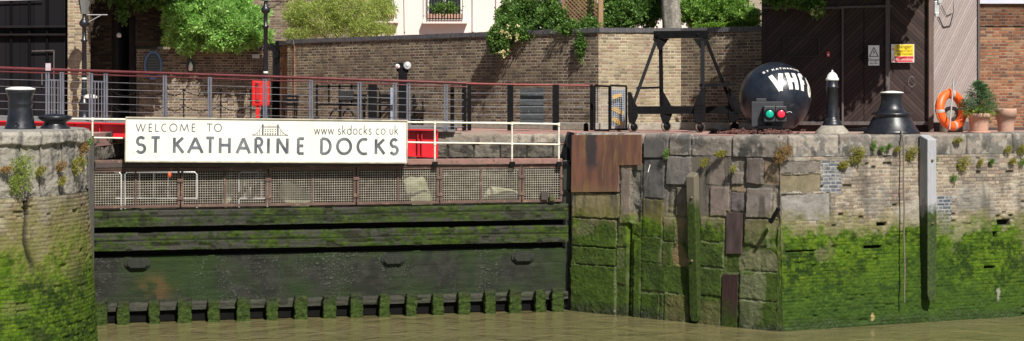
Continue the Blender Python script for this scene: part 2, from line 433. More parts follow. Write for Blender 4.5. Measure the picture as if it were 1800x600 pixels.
def rustplate():
    g = G('rusted_plate'); p = g.geo_pos(); x = g.xyz(p)
    st = g.n('ShaderNodeMapping'); g.put(st.inputs[0], p); st.inputs['Scale'].default_value = (3.2, 3.2, .45)
    f = g.ramp(g.noise(st.outputs[0], 1.6, 6, .6), [(.36, 0.0), (.62, 1.0)])
    c = g.mix(f, (.20, .092, .060), (.105, .055, .042)); f2 = g.ramp(g.noise(st.outputs[0], 2.3, 5, .6, .6), [(.54, 0.0), (.64, .8)]); c = g.mix(f2, c, (.22, .14, .055))
    x0 = X(1038, 36.1); d = g.math('ABSOLUTE', g.math('SUBTRACT', g.math('ADD', x[0], g.math('MULTIPLY', g.math('SUBTRACT', g.noise(p, 4, 5, .7), .5), .18)), x0))
    m = g.math('MULTIPLY', g.ramp(d, [(.09, 1.0), (.15, 0.0)]), g.ramp(g.math('SUBTRACT', x[2], 3.1), [(.05, 0.0), (.25, .85)])); c = g.mix(m, c, (.035, .035, .038))
    m = g.ramp(g.math('SUBTRACT', 2.95, x[2]), [(0.0, 0.0), (.3, .7)]); c = g.mix(m, c, (.20, .12, .06))
    return g.finish(c, .6, 0, g.noise(p, 18, 6, .7), .45, .012, .35)
M_rustplate = rustplate()
M_rustdark = worn('purple_rust_plate', (.085, .055, .052), (.038, .025, .024), .6, 3, 0, .35, .01, stretch=(2, 2, .6))
M_pinkbeam = worn('faded_red_steel', (.26, .13, .11), (.17, .10, .08), .75, 4, 0, .3, .008, c3=(.1, .06, .045), c3amt=.6)
M_darkbeam = worn('dark_steel_beam', (.035, .028, .025), (.07, .045, .04), .7, 4, 0, .3, .01)
M_mesh = worn('galvanised_mesh', (.50, .46, .37), (.30, .26, .20), .6, 7, 0, .1, .003)
M_galv = worn('galvanised_tube', (.55, .56, .56), (.40, .40, .40), .4, 6, .3, .1, .003)
M_hand = worn('oxblood_handrail', (.085, .014, .016), (.13, .03, .028), .35, 5, 0, .1, .003)
M_post = worn('blue_grey_post', (.15, .16, .19), (.10, .105, .125), .45, 6, 0, .15, .003)
M_wire = worn('steel_wire', (.28, .28, .30), (.16, .16, .18), .4, 9, .3, .05, .002)
M_red = worn('red_girder_paint', (.58, .010, .022), (.46, .012, .02), .45, 3, 0, .1, .004)
M_redcase = worn('red_plastic', (.62, .016, .014), (.5, .015, .012), .4, 3, 0, .05, .003)
M_pave = None
M_conc = worn('concrete', (.34, .31, .25), (.22, .20, .16), .9, 7, 0, .6, .01, c3=(.14, .13, .11), c3amt=.6)
M_terra = worn('terracotta', (.46, .25, .17), (.40, .25, .19), .85, 5, 0, .2, .004, c3=(.5, .37, .3), c3amt=.6)
M_bark = worn('grey_bark', (.36, .33, .28), (.15, .13, .105), .9, 5, 0, 1.0, .04, stretch=(3, 3, .6), c3=(.44, .41, .35), c3amt=.56)
M_twig = worn('twig_bark', (.10, .07, .045), (.06, .045, .03), .9, 9, 0, .4, .01)
M_render = worn('cream_stucco', (.70, .62, .575), (.66, .585, .535), .85, .8, 0, .1, .004)
M_glass = worn('dark_window', (.02, .025, .03), (.04, .045, .05), .08, 3, 0, .02, .002)
M_rope = worn('weathered_rope', (.20, .165, .12), (.11, .09, .065), .95, 25, 0, .8, .01)
M_orange = worn('orange_foam_ring', (.85, .13, .02), (.74, .10, .015), .45, 6, 0, .1, .003)
M_chainrust = worn('rusty_chain', (.15, .06, .045), (.07, .032, .028), .85, 15, 0, .4, .006)
M_pilewood = None
L_light = leaf_mat('fresh_green_leaf', [(.07, .18, .03), (.21, .43, .07), (.50, .72, .26)], .36)
L_dark = leaf_mat('deep_green_leaf', [(.03, .07, .014), (.075, .16, .026), (.17, .29, .06)], .3)
L_mid = leaf_mat('mid_green_leaf', [(.07, .14, .02), (.14, .28, .04), (.26, .42, .09)], .35)
L_gold = leaf_mat('golden_leaf', [(.10, .15, .03), (.27, .36, .07), (.54, .58, .20)], .4)
L_pine = leaf_mat('conifer_needle', [(.02, .07, .03), (.05, .13, .05), (.11, .22, .07)], .15)
L_yel = leaf_mat('stonecrop_yellow', [(.10, .13, .02), (.28, .27, .04), (.38, .33, .07)], .3)
L_yel2 = leaf_mat('sunny_herb_leaf', [(.10, .16, .02), (.24, .32, .05), (.38, .44, .10)], .35)
L_orange = leaf_mat('dry_orange_leaf', [(.16, .09, .04), (.32, .17, .07), (.34, .3, .07)], .3)
L_grn = leaf_mat('wall_herb_leaf', [(.05, .12, .02), (.13, .24, .04), (.2, .3, .06)], .3)

def paving_mat():
    g = G('red_brick_paving'); p = g.geo_pos(); x = g.xyz(p)
    f = g.ramp(g.noise(p, 3, 6, .7), [(.35, 0.0), (.65, 1.0)]); c = g.mix(f, (.36, .19, .16), (.30, .17, .145))
    f = g.ramp(g.noise(p, .7, 5, .7), [(.5, 0.0), (.6, .7)]); c = g.mix(f, c, (.30, .25, .20))
    return g.finish(c, .9, 0, g.noise(p, 30, 4), .4, .008)
M_pave = paving_mat()

def water_mat():
    g = G('murky_river_water'); p = g.geo_pos()
    m = g.n('ShaderNodeMapping'); g.put(m.inputs[0], p); m.inputs['Scale'].default_value = (1.0, 1.0, 1)
    a = g.noise(m.outputs[0], 1.1, 4, .5, .8); b = g.noise(m.outputs[0], 5, 3, .5, .6)
    h = g.math('ADD', a, g.math('MULTIPLY', b, .22))
    c = g.mix(g.ramp(g.noise(m.outputs[0], .8, 5, .6, .4), [(.35, 0.0), (.65, 1.0)]), (.124, .108, .048), (.150, .131, .060))
    return g.finish(c, .09, 0, h, .7, .10, .5)
M_water = water_mat()

def board_mat(name, c1, c2, pitch=.11, slope=1.0, groove=.4, rough=.75):
    g = G(name); uv = g.coord('UV'); x = g.xyz(uv)
    t = g.math('DIVIDE', g.math('ADD', g.math('MULTIPLY', x[1], 1.0), g.math('MULTIPLY', x[0], slope)), pitch)
    row = g.math('FLOOR', t); f = g.math('SUBTRACT', t, row)
    wn = g.n('ShaderNodeTexWhiteNoise', noise_dimensions='1D'); g.put(wn.inputs['W'], row)
    e = g.math('MINIMUM', f, g.math('SUBTRACT', 1.0, f))
    face = g.ramp(e, [(.02, 0.0), (.09, 1.0)])
    c = g.mix(wn.outputs['Value'], c1, c2)
    along = g.vec(g.math('MULTIPLY', g.math('SUBTRACT', g.math('MULTIPLY', x[0], 1.0), g.math('MULTIPLY', x[1], slope)), 1.0), g.math('MULTIPLY', t, 2.6))
    gr = g.noise(along, 4, 6, .7)
    c = g.mix(g.math('MULTIPLY', g.ramp(gr, [(.4, 0.0), (.65, 1.0)]), .6), c, tuple(q * .5 for q in c1))
    c = g.mix(face, tuple(q * groove for q in c1), c)
    return g.finish(c, rough, 0, g.math('ADD', face, g.math('MULTIPLY', gr, .4)), .7, .012, .35)
M_shed_r1 = board_mat('brown_boards_rising', (.024, .013, .011), (.056, .033, .028), .12, -1.0)
M_shed_r2 = board_mat('brown_boards_falling', (.030, .017, .014), (.075, .045, .038), .12, 1.0)
M_shed_l = board_mat('pale_sunlit_boards', (.32, .265, .245), (.43, .37, .345), .12, -1.0, .55)  # pale tone carries the sunnier side; front boards are also darker stained
M_shedtrim = worn('grey_timber_trim', (.10, .085, .08), (.06, .045, .042), .75, 5, 0, .3, .008, stretch=(3, 3, .5))
M_blackdoor = board_mat('black_vertical_boards', (.010, .009, .012), (.016, .014, .018), .42, 0.0, .4, .6)
# vertical boards need u only
def vboard(name, c1, c2, pitch=.4, rough=.6):
    g = G(name); x = g.xyz(g.coord('UV')); t = g.math('DIVIDE', x[0], pitch); row = g.math('FLOOR', t); f = g.math('SUBTRACT', t, row)
    wn = g.n('ShaderNodeTexWhiteNoise', noise_dimensions='1D'); g.put(wn.inputs['W'], row)
    face = g.ramp(g.math('MINIMUM', f, g.math('SUBTRACT', 1.0, f)), [(.01, 0.0), (.035, 1.0)])
    c = g.mix(wn.outputs['Value'], c1, c2); c = g.mix(face, tuple(q * .3 for q in c1), c)
    return g.finish(c, rough, 0, g.math('ADD', face, g.math('MULTIPLY', g.noise(g.geo_pos(), 20, 4), .3)), .4, .006, .12)
M_blackdoor = vboard('black_vertical_boards', (.006, .0055, .007), (.010, .009, .011), .4, .8)

BR_STOCK = [(.13, .095, .072), (.19, .145, .105), (.27, .21, .14), (.085, .066, .056), (.22, .14, .095), (.17, .13, .095), (.32, .25, .15), (.14, .085, .065), (.24, .19, .13)]
BR_YEL = [(.32, .25, .15), (.38, .31, .19), (.27, .20, .13), (.35, .27, .17), (.18, .14, .10), (.42, .35, .22), (.31, .20, .14), (.39, .32, .21)]
BR_RED = [(.26, .10, .055), (.34, .16, .085), (.15, .07, .05), (.34, .22, .14), (.12, .075, .06), (.38, .2, .11), (.24, .12, .075), (.3, .13, .07)]
M_brick = brick_mat('stock_brick', [tuple(q * .86 for q in c) for c in BR_STOCK], (.50, .43, .32), stain=(.06, .05, .04), stain_lo=.54, hue_noise=.85)
M_brickyel = brick_mat('yellow_stock_brick', BR_YEL, (.55, .49, .38), hue_noise=.25)
M_brickred = brick_mat('orange_brick', BR_RED, (.36, .28, .20), hue_noise=.25)
M_brickdk = brick_mat('shaded_brick', [tuple(q * .3 for q in c) for c in BR_STOCK], (.07, .058, .045))  # stock brick darkened to paint the shade round the passage
M_coping = worn('blue_engineering_brick', (.055, .055, .065), (.11, .10, .10), .6, 8, 0, .3, .008)

def wood_moss(name, z_moss, base1, base2, mixw=.3):
    g = G(name); p = g.geo_pos(); x = g.xyz(p)
    m = g.n('ShaderNodeMapping'); g.put(m.inputs[0], p); m.inputs['Scale'].default_value = (6, 6, .6)
    gr = g.noise(m.outputs[0], 4, 7, .7); c = g.mix(g.ramp(gr, [(.35, 0.0), (.65, 1.0)]), base1, base2)
    t = g.math('ADD', g.math('DIVIDE', g.math('SUBTRACT', z_moss, x[2]), mixw), g.math('MULTIPLY', g.math('SUBTRACT', g.noise(p, 5, 6, .7), .5), 3.0))
    t = g.math('MULTIPLY', g.math('ADD', t, .5), 1.0, clamp=True)
    mc = g.mix(g.ramp(g.noise(p, 14, 6, .75), [(.38, 0.0), (.64, 1.0)]), (.014, .026, .006), (.045, .072, .010))
    c = g.mix(g.math('MULTIPLY', t, .97), c, mc)
    return g.finish(c, .8, 0, g.math('ADD', gr, g.noise(p, 30, 4)), .6, .012, .15)
# =================================================================== SETTING
mb = MB(); mb.add([(-300, -60, 0), (300, -60, 0), (300, 400, 0), (-300, 400, 0)], [(0, 1, 2, 3)])
tag(mb.build('river_water', M_water), kind='structure')

A = Vector((X(1008, 36.2), 36.2, 0)); B = Vector((X(1370, 33.0), 33.0, 0)); Cc = Vector((X(1920, 36.1), 36.1, 0)); Cc = B + (Cc - B) * 1.75
def inset(p, d): return (p[0], p[1] + d)
outl = [(80, 63.5), (80, 300), (-80, 300), (-80, 30.9), (-11.2, 30.9), (-9.3, 33), (-9.3, 40.0), (-2.14, 40.0), (-2.14, 37.45), (1.30, 37.45), (A.x + .02, A.y + .12), (B.x, B.y + .16), (Cc.x, Cc.y + .16)]
mb = MB(); top = [(x, y, QZ) for x, y in outl]; bot = [(x, y, QZ - .3) for x, y in outl]; n = len(outl)
mb.add(top, [tuple(range(n))[::-1]])
mb.add(top + bot, [(i, (i + 1) % n, n + (i + 1) % n, n + i) for i in range(n)])
pv = mb.build('quay_paving', M_pave)
bmm = bmesh.new(); bmm.from_mesh(pv.data); bmesh.ops.triangulate(bmm, faces=[f for f in bmm.faces if len(f.verts) > 4]); bmesh.ops.recalc_face_normals(bmm, faces=bmm.faces); bmm.to_mesh(pv.data); bmm.free()
tag(pv, kind='structure')

# lock chamber ledge (mud and grass behind the gate)
M_mud = worn('mossy_mud', (.025, .026, .012), (.04, .036, .022), .9, 3, 0, .8, .03, c3=(.04, .06, .012), c3amt=.55)
mb = MB(); nx_, ny_ = 60, 24
vs_ = []; x0, x1, y0, y1 = -9.28, 1.28, 36.6, 39.98
for j in range(ny_ + 1):
    for i in range(nx_ + 1):
        x = x0 + (x1 - x0) * i / nx_; y = y0 + (y1 - y0) * j / ny_
        vs_.append((x, y, 2.05 + .12 * math.sin(x * 1.7) * math.cos(y * 2.1) + .5 * (j / ny_) ** 2 + random.uniform(-.03, .03)))
mb.add(vs_, [(j * (nx_ + 1) + i, j * (nx_ + 1) + i + 1, (j + 1) * (nx_ + 1) + i + 1, (j + 1) * (nx_ + 1) + i) for j in range(ny_) for i in range(nx_)], smooth=True)
tag(mb.build('muddy_ground', M_mud), kind='structure')

# =================================================================== RIVER WALLS
DU = .016
MOSS = [(.060, .125, .008), (.085, .165, .010), (.040, .085, .008), (.115, .19, .014)]
def moss_col(U, V, seed):
    n1 = fbm(U * 2.2, V * 2.6, seed, 6, .65); n2 = fbm(U * 11, V * 13, seed + 9, 4, .6)
    n3 = fbm(U * 34, V * 40, seed + 19, 3, .6)
    c = lerp(C3((.016, .036, .004), U.shape), C3((.078, .146, .006), U.shape), sst(.34, .62, n1 * .45 + n2 * .37 + n3 * .18))
    return lerp(c, C3((.16, .20, .018), U.shape), sst(.54, .74, n3 * .4 + n2 * .6) * .5)

def wall_grid(a, b, z0, z1, batter=.03, flip=False):
    L = (b - a).length; nu = int(L / DU) + 1; nv_ = int((z1 - z0) / DU) + 1
    U, V = np.meshgrid(np.linspace(0, L, nu), np.linspace(z0, z1, nv_))
    d = (b - a).normalized(); nrm = Vector((d.y, -d.x, 0))
    base = np.zeros(U.shape + (3,)); 
    base[..., 0] = a.x + d.x * U; base[..., 1] = a.y + d.y * U; base[..., 2] = V
    base += np.array(nrm)[None, None] * ((z1 - V) * batter)[..., None]
    return U, V, base, np.broadcast_to(np.array(nrm), base.shape)
def ray_u(a, b, px):
    d = (b - a).normalized(); k = (px - 900) / F           # x = k*y
    return (k * a.y - a.x) / (d.x - k * d.y)
def wall_D(a, b, px):
    d = (b - a).normalized(); return a.y + d.y * ray_u(a, b, px)

def block_paint(U, V, rects, disp, col, edge=.012):
    seam = np.zeros(U.shape)
    for (u0, u1, v0, v1, off, c, nz) in rects:
        wob = (fbm(U * 3, V * 3, int(abs(u0 * 97 + v0 * 31)) % 999, 4) - .5) * .05 + (fbm(U * 15, V * 15, int(abs(u0 * 57 + v0 * 11)) % 999, 4) - .5) * .04 - .004
        e = np.minimum(np.minimum(U - u0, u1 - U), np.minimum(V - v0, v1 - V)) + wob
        m = e > 0; h = sst(0, .016, e); seam[(e > -.02) & (e < .011)] = 1
        disp[m] = (lerp(-.028, off + (fbm(U * 4, V * 4, 77, 4) - .5) * nz, h))[m]
        cc = C3(c, U.shape) * random.uniform(.75, 1.15) * (.6 + .75 * fbm(U * 6, V * 6, int(abs(u0 * 13)) % 99, 5))[..., None]
        cc = lerp(C3((.06, .053, .045), U.shape), cc, h)
        col[m] = cc[m]
    return seam

def bands(a, b, U, V, disp, col, moss_z, moss_w, seed, moss_gain=1.0, wet_z=.35, low=1.3, lowamt=.6, khaki=0.0):
    n = fbm(U * 1.1, V * 1.6, seed, 6, .62); n2 = fbm(U * 7, V * 7, seed + 5, 5, .65)
    t = (moss_z - V) / moss_w + (n - .5) * 2.6 + (n2 - .5) * 2.2
    m = sst(-.2, 1.0, t) * moss_gain
    yel = sst(-1.3, .1, t) * .6
    col = lerp(col, C3((.15, .14, .035), U.shape), yel)
    bare = sst(.56, .68, fbm(U * 1.9 + 9, V * 2.0, seed + 31, 6, .65)) * .7
    m = m * (1 - bare * sst(4.5, .5, t))
    mc = moss_col(U, V, seed + 3)
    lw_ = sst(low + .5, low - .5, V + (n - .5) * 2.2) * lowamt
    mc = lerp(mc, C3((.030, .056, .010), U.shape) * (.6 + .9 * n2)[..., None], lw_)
    if khaki: mc = lerp(mc, C3((.20, .19, .055), U.shape), sst(1.9, .2, t) * khaki)
    col = lerp(col, mc, m)
    disp = disp * (1 - .35 * m) + m * (n2 - .45) * .04 + m * (fbm(U * 30, V * 30, seed + 2, 3) - .5) * .02
    wt = sst(wet_z + .12, wet_z - .16, V + (n - .5) * .5)
    col = lerp(col, C3((.022, .026, .012), U.shape), wt * .8)
    mus = sst(.62, .72, vn(U * 48, V * 48, seed + 77)) * wt * sst(.4, .6, n2)
    col = lerp(col, C3((.12, .12, .11), U.shape), mus * .6)
    disp = disp + mus * .008
    return disp, col, np.clip(wt + m * .15, 0, 1), m

# ---- right quay wall
rw = thing('quay_wall', (B.x, B.y, 0), 'mossy river wall of big stone blocks and brickwork carrying the pink quay right of the lock gate', 'quay wall')
TOP = QZ + .0
# masonry A->B
U, V, base, N = wall_grid(A, B, -.5, QZ - .44, .035)
disp = np.full(U.shape, -.03); col = C3((.16, .14, .115), U.shape)
rects = []
def au(px): return ray_u(A, B, px)
def rz(py, px): return Z(py, wall_D(A, B, px))
ST = [(.27, .235, .195), (.21, .185, .16), (.31, .26, .205), (.25, .205, .17), (.18, .165, .15), (.28, .245, .205)]
def rb(x0, x1, y0, y1, off=0.0, c=None, nz=.03):
    xm = (x0 + x1) / 2
    rects.append((au(x0), au(x1), rz(y1, xm), rz(y0, xm), off, c or random.choice(ST), nz))
# pier under the plate
rb(1008, 1096, 338, 384, .05, (.20, .17, .09)); rb(1008, 1088, 384, 434, .05); rb(1088, 1107, 384, 434, .02)
rb(1008, 1086, 434, 466, .05); rb(1086, 1106, 434, 500, .0); rb(1008, 1087, 466, 560, .05, (.09, .08, .06))
rb(1008, 1096, 270, 338, .03); rb(1093, 1113, 290, 392, .06, (.24, .20, .16)); rb(1113, 1127, 300, 392, -.06, (.2, .19, .16), .12)
rb(1113, 1130, 392, 420, -.04, None, .1); rb(1112, 1116, 420, 575, -.05); rb(1117, 1130, 420, 575, .02, (.09, .1, .06))
rb(1131, 1169, 278, 350, .0, (.11, .105, .10)); rb(1131, 1167, 350, 416, .0, (.17, .15, .06)); rb(1130, 1165, 417, 462, .0); rb(1131, 1210, 463, 514, .0)
rb(1131, 1163, 515, 580, .0, (.06, .06, .05)); rb(1163, 1172, 515, 585, .0); rb(1172, 1212, 515, 585, .02, (.17, .14, .07))
rb(1172, 1215, 275, 326, .02); rb(1172, 1187, 328, 380, -.06, (.2, .18, .15), .14); rb(1189, 1219, 328, 380, .0, (.24, .19, .155))
rb(1167, 1190, 382, 424, .0); rb(1190, 1211, 382, 424, -.02, (.24, .18, .12)); rb(1167, 1184, 426, 466, .0); rb(1185, 1210, 426, 466, -.03, (.26, .18, .11))
rb(1240, 1281, 275, 326, -.02, (.23, .19, .16)); rb(1285, 1300, 280, 300, -.05, None, .08); rb(1286, 1308, 302, 326, .01, (.24, .20, .17))
rb(1312, 1341, 277, 324, .03, (.22, .18, .16)); rb(1343, 1372, 284, 326, -.03, (.27, .2, .13), .08)
rb(1240, 1246, 328, 380, -.03); rb(1248, 1283, 328, 382, .0, (.22, .175, .15)); rb(1285, 1312, 338, 372, -.02, (.2, .17, .17), .06); rb(1285, 1312, 326, 338, -.02, (.32, .24, .16))
rb(1313, 1359, 330, 384, .03, (.24, .205, .18)); rb(1360, 1374, 326, 384, -.06, (.3, .26, .2), .1)
rb(1232, 1276, 382, 425, .0); rb(1278, 1309, 372, 480, -.04); rb(1310, 1352, 385, 432, .03); rb(1353, 1374, 385, 432, -.04)
rb(1230, 1274, 426, 469, .0); rb(1310, 1374, 432, 476, -.01, (.22, .19, .13)); rb(1228, 1272, 471, 520, .0); rb(1272, 1302, 480, 590, -.02)
rb(1303, 1374, 478, 527, .02, (.2, .18, .12)); rb(1303, 1374, 528, 600, .02, (.15, .14, .1)); rb(1226, 1271, 522, 590, .0, (.16, .13, .06)); rb(1213, 1225, 320, 590, -.08)
seam = block_paint(U, V, rects, disp, col); col0 = col.copy()
# vertical slot beside the pier
us = au(1109); sl_ = np.exp(-((U - us) / .035) ** 2) * (V < rz(392, 1110)); disp -= sl_ * .16; col = lerp(col, C3((.03, .03, .025), U.shape), sl_)
n_ = fbm(U * 5, V * 5, 3, 5); col = lerp(col, C3((.07, .065, .06), U.shape), sst(.55, .75, fbm(U * 9, V * 1.2, 8, 4)) * .7)
disp, col, wet, _ = bands(A, B, U, V, disp, col, 2.22, .22, 21, .92, .14, 1.75, .7)  # stronger low darkening: darker algae plus grazing-sun shade put into the colour
for (x0, x1, y0, y1, c_, am) in [(1190, 1211, 382, 424, (.24, .18, .11), .75), (1186, 1211, 426, 466, (.30, .20, .11), .85), (1303, 1372, 440, 476, (.24, .22, .14), .7), (1310, 1345, 388, 428, (.25, .22, .13), .45), (1303, 1350, 480, 527, (.22, .22, .14), .65), (1303, 1345, 530, 572, (.18, .18, .11), .6), (1228, 1270, 524, 572, (.17, .15, .07), .6), (1173, 1210, 518, 570, (.18, .15, .07), .6), (1020, 1048, 384, 410, (.22, .19, .12), .5), (1160, 1172, 440, 470, (.2, .17, .1), .4), (1088, 1100, 360, 470, (.16, .16, .08), .4)]:
    xm = (x0 + x1) / 2; e = np.minimum(np.minimum(U - au(x0), au(x1) - U), np.minimum(V - rz(y1, xm), rz(y0, xm) - V)) + (fbm(U * 3.5, V * 3.5, int(x0), 5, .65) - .42) * .35
    mk = sst(0, .08, e) * sst(-.04, .0, np.minimum(U - au(x0), au(x1) - U)) * am * .75; col = lerp(col, C3(c_, U.shape) * (.6 + .8 * fbm(U * 12, V * 12, 9, 4))[..., None], mk)
sm_ = seam * sst(2.3, 2.0, V) * sst(.42, .55, fbm(U * 1.6, V * 1.6, 301, 4)); col = lerp(col, C3((.20, .20, .12), U.shape), sm_ * .35)
dk_ = sst(.5, .66, fbm(U * 1.4, V * .6, 307, 5)) * sst(2.2, 1.8, V); col = lerp(col, C3((.016, .028, .008), U.shape), dk_ * .5)
relief('masonry', M_REL, rw, base, disp, N, col, wet)
# return wall at the pier's lock side
A0 = Vector((A.x - .09, A.y + 1.35, 0)); 
U, V, base, N = wall_grid(A0, A, -.5, QZ - .01, .035)
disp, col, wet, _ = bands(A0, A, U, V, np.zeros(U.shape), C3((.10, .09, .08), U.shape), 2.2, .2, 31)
relief('masonry', M_REL, rw, base, disp, N, col, wet)

# brickwork B->C
U, V, base, N = wall_grid(B, Cc, -.5, QZ - .44, .035)
face, r1, r2 = brick_np(U, V, 5)
def bu(px): return ray_u(B, Cc, px)
def bz(py, px): return Z(py, wall_D(B, Cc, px))
RB = [(.30, .24, .18), (.25, .20, .15), (.34, .28, .21), (.22, .18, .145), (.29, .215, .165), (.33, .28, .22), (.20, .165, .14), (.30, .25, .185)]
big = fbm(U * .9, V * 1.3, 40, 6)
col = pal(RB, r1) * (.6 + .35 * r2 + .4 * fbm(U * 14, V * 14, 3, 4))[..., None]
col = lerp(lerp(C3((.42, .37, .28), U.shape), C3((.12, .10, .08), U.shape), sst(.48, .62, fbm(U * 1.7, V * 2.3, 201, 5))), col, face)
disp = -.007 * (1 - face) + (r2 - .5) * .012 + (fbm(U * 12, V * 12, 8, 4) - .5) * .016 + (fbm(U * 2, V * 2, 18, 4) - .5) * .03
gone = (r1 > .965) & (big > .45); disp = np.where(gone, disp - .05 * face, disp); col = np.where(gone[..., None], col * .5, col)
wide = sst(.50, .60, fbm(U * .8, V * .9, 44, 6)); col = lerp(col, C3((.36, .33, .28), U.shape) * (.6 + .7 * fbm(U * 7, V * 9, 45, 5))[..., None], wide * .8)
disp = disp * (1 - wide * .6) + wide * .008
gre = sst(.55, .66, fbm(U * 2.4, V * 2.0, 144, 6)); col = lerp(col, C3((.17, .165, .155), U.shape), gre * .55)
# dark vertical weeping stains and rendered repair patches
dark = sst(.56, .74, fbm(U * 3.4, V * .55, 47, 5)); col = lerp(col, C3((.08, .075, .065), U.shape), dark * .6)
rects = []
def rb2(x0, x1, y0, y1, off=0.0, c=None, nz=.03):
    xm = (x0 + x1) / 2; rects.append((bu(x0), bu(x1), bz(y1, xm), bz(y0, xm), off, c or random.choice(ST), nz))
rb2(1369, 1443, 283, 305, -.01, (.2, .175, .15), .05); rb2(1372, 1443, 306, 338, -.03, (.26, .22, .14), .03)
rb2(1372, 1458, 340, 390, -.02, (.24, .22, .2), .07)
block_paint(U, V, rects, disp, col)
def blue_patch(x0, x1, y0, y1, mixc, amt):
    global col, disp
    xm = (x0 + x1) / 2; wob = (fbm(U * 5, V * 5, 66, 4) - .5) * .12
    e = np.minimum(np.minimum(U - bu(x0), bu(x1) - U), np.minimum(V - bz(y1, xm), bz(y0, xm) - V)) + wob * mixc
    m = sst(0, .02, e)
    bc = pal([(.085, .105, .14), (.11, .13, .165), (.07, .085, .12), (.15, .17, .2)], r2); bc = lerp(C3((.42, .40, .36), U.shape), bc, face)
    col = lerp(col, bc, m * amt)
blue_patch(1645, 1672, 344, 409, .15, 1.0); blue_patch(1443, 1478, 282, 340, 1.0, .85)
# rendered grey patches round the blue bricks
m = sst(.0, .1, .45 - np.hypot((U - bu(1472)) / 1.0, (V - bz(302, 1472)) / .5)); col = lerp(col, C3((.30, .29, .27), U.shape), m * .6 * sst(.4, .6, fbm(U * 5, V * 5, 12, 5)))
disp, col, wet, mm = bands(B, Cc, U, V, disp, col, 2.18, .24, 51, 1.0, .16, .8, .45)
col = col * (1 - .30 * (1 - face) * mm)[..., None]
line = sst(.05, .0, np.abs(V / .075 - np.round(V / .075) + (fbm(U * 2, V * 2, 401, 3) - .5) * .3) * .6) * sst(.45, .6, fbm(U * 2.2, V * 5, 402, 5)); col = lerp(col, C3((.016, .030, .006), U.shape), line * mm * .7); disp -= line * mm * .012
lowd = sst(1.5, .5, V + (fbm(U * .8, V * .8, 405, 5) - .5) * 1.6); col = lerp(col, C3((.030, .066, .010), U.shape) * (.6 + .8 * fbm(U * 9, V * 9, 406, 4))[..., None], lowd * mm * .5)
# drain slots and holes
for (x0, x1, y0, y1) in [(1751, 1773, 387, 396), (1516, 1546, 432, 436), (1378, 1430, 441, 442), (1539, 1556, 392, 397), (1742, 1749, 408, 416), (1726, 1744, 468, 471)]:
    xm = (x0 + x1) / 2; e = np.minimum(np.minimum(U - bu(x0), bu(x1) - U), np.minimum(V - bz(y1, xm), bz(y0, xm) - V))
    m = sst(-.015, .012, e); disp -= m * .16; col = lerp(col, C3((.015, .015, .012), U.shape), m)
m = sst(.0, .03, .10 - np.hypot((U - bu(1528)) / .6, V - bz(556, 1528)) + (fbm(U * 9, V * 9, 4) - .5) * .1); col = lerp(col, C3((.33, .25, .11), U.shape), m)
m = sst(.0, .03, np.minimum(np.minimum(U - bu(1745), bu(1752) - U), np.minimum(V - bz(530, 1750), bz(505, 1750) - V)) + (fbm(U * 15, V * 15, 4) - .5) * .1); col = lerp(col, C3((.25, .25, .2), U.shape), m)
relief('brickwork', M_REL, rw, base, disp, N, col, wet)

# ragged corner stones where the two walls meet
nA = (B - A).normalized(); nA = Vector((nA.y, -nA.x, 0)); nB = (Cc - B).normalized(); nB = Vector((nB.y, -nB.x, 0))
nv_ = int((QZ - .44 + .5) / DU) + 1; zv = np.linspace(-.5, QZ - .44, nv_); tt = np.linspace(-.08, 1.08, 14); T_, V = np.meshgrid(tt, zv)
bt = (QZ - .44 - V) * .035; base = np.zeros(V.shape + (3,)); nm_ = (np.array(nA)[None, None] * (1 - T_)[..., None] + np.array(nB)[None, None] * T_[..., None]); nm_ /= np.linalg.norm(nm_, axis=-1)[..., None]
base[..., 0] = B.x; base[..., 1] = B.y; base += (np.array(nA)[None, None] * (1 - T_)[..., None] + np.array(nB)[None, None] * T_[..., None]) * bt[..., None]; base[..., 2] = V
U = T_ * .12; rr_ = fbm(U * 6, V * 2.6, 501, 5, .65); col = lerp(C3((.07, .065, .05), U.shape), C3((.20, .18, .13), U.shape), sst(.42, .58, rr_)); disp = (rr_ - .62) * .16
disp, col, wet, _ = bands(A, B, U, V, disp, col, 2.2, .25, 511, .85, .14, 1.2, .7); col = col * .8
relief('corner_stones', M_REL, rw, base, disp, nm_, col, wet)

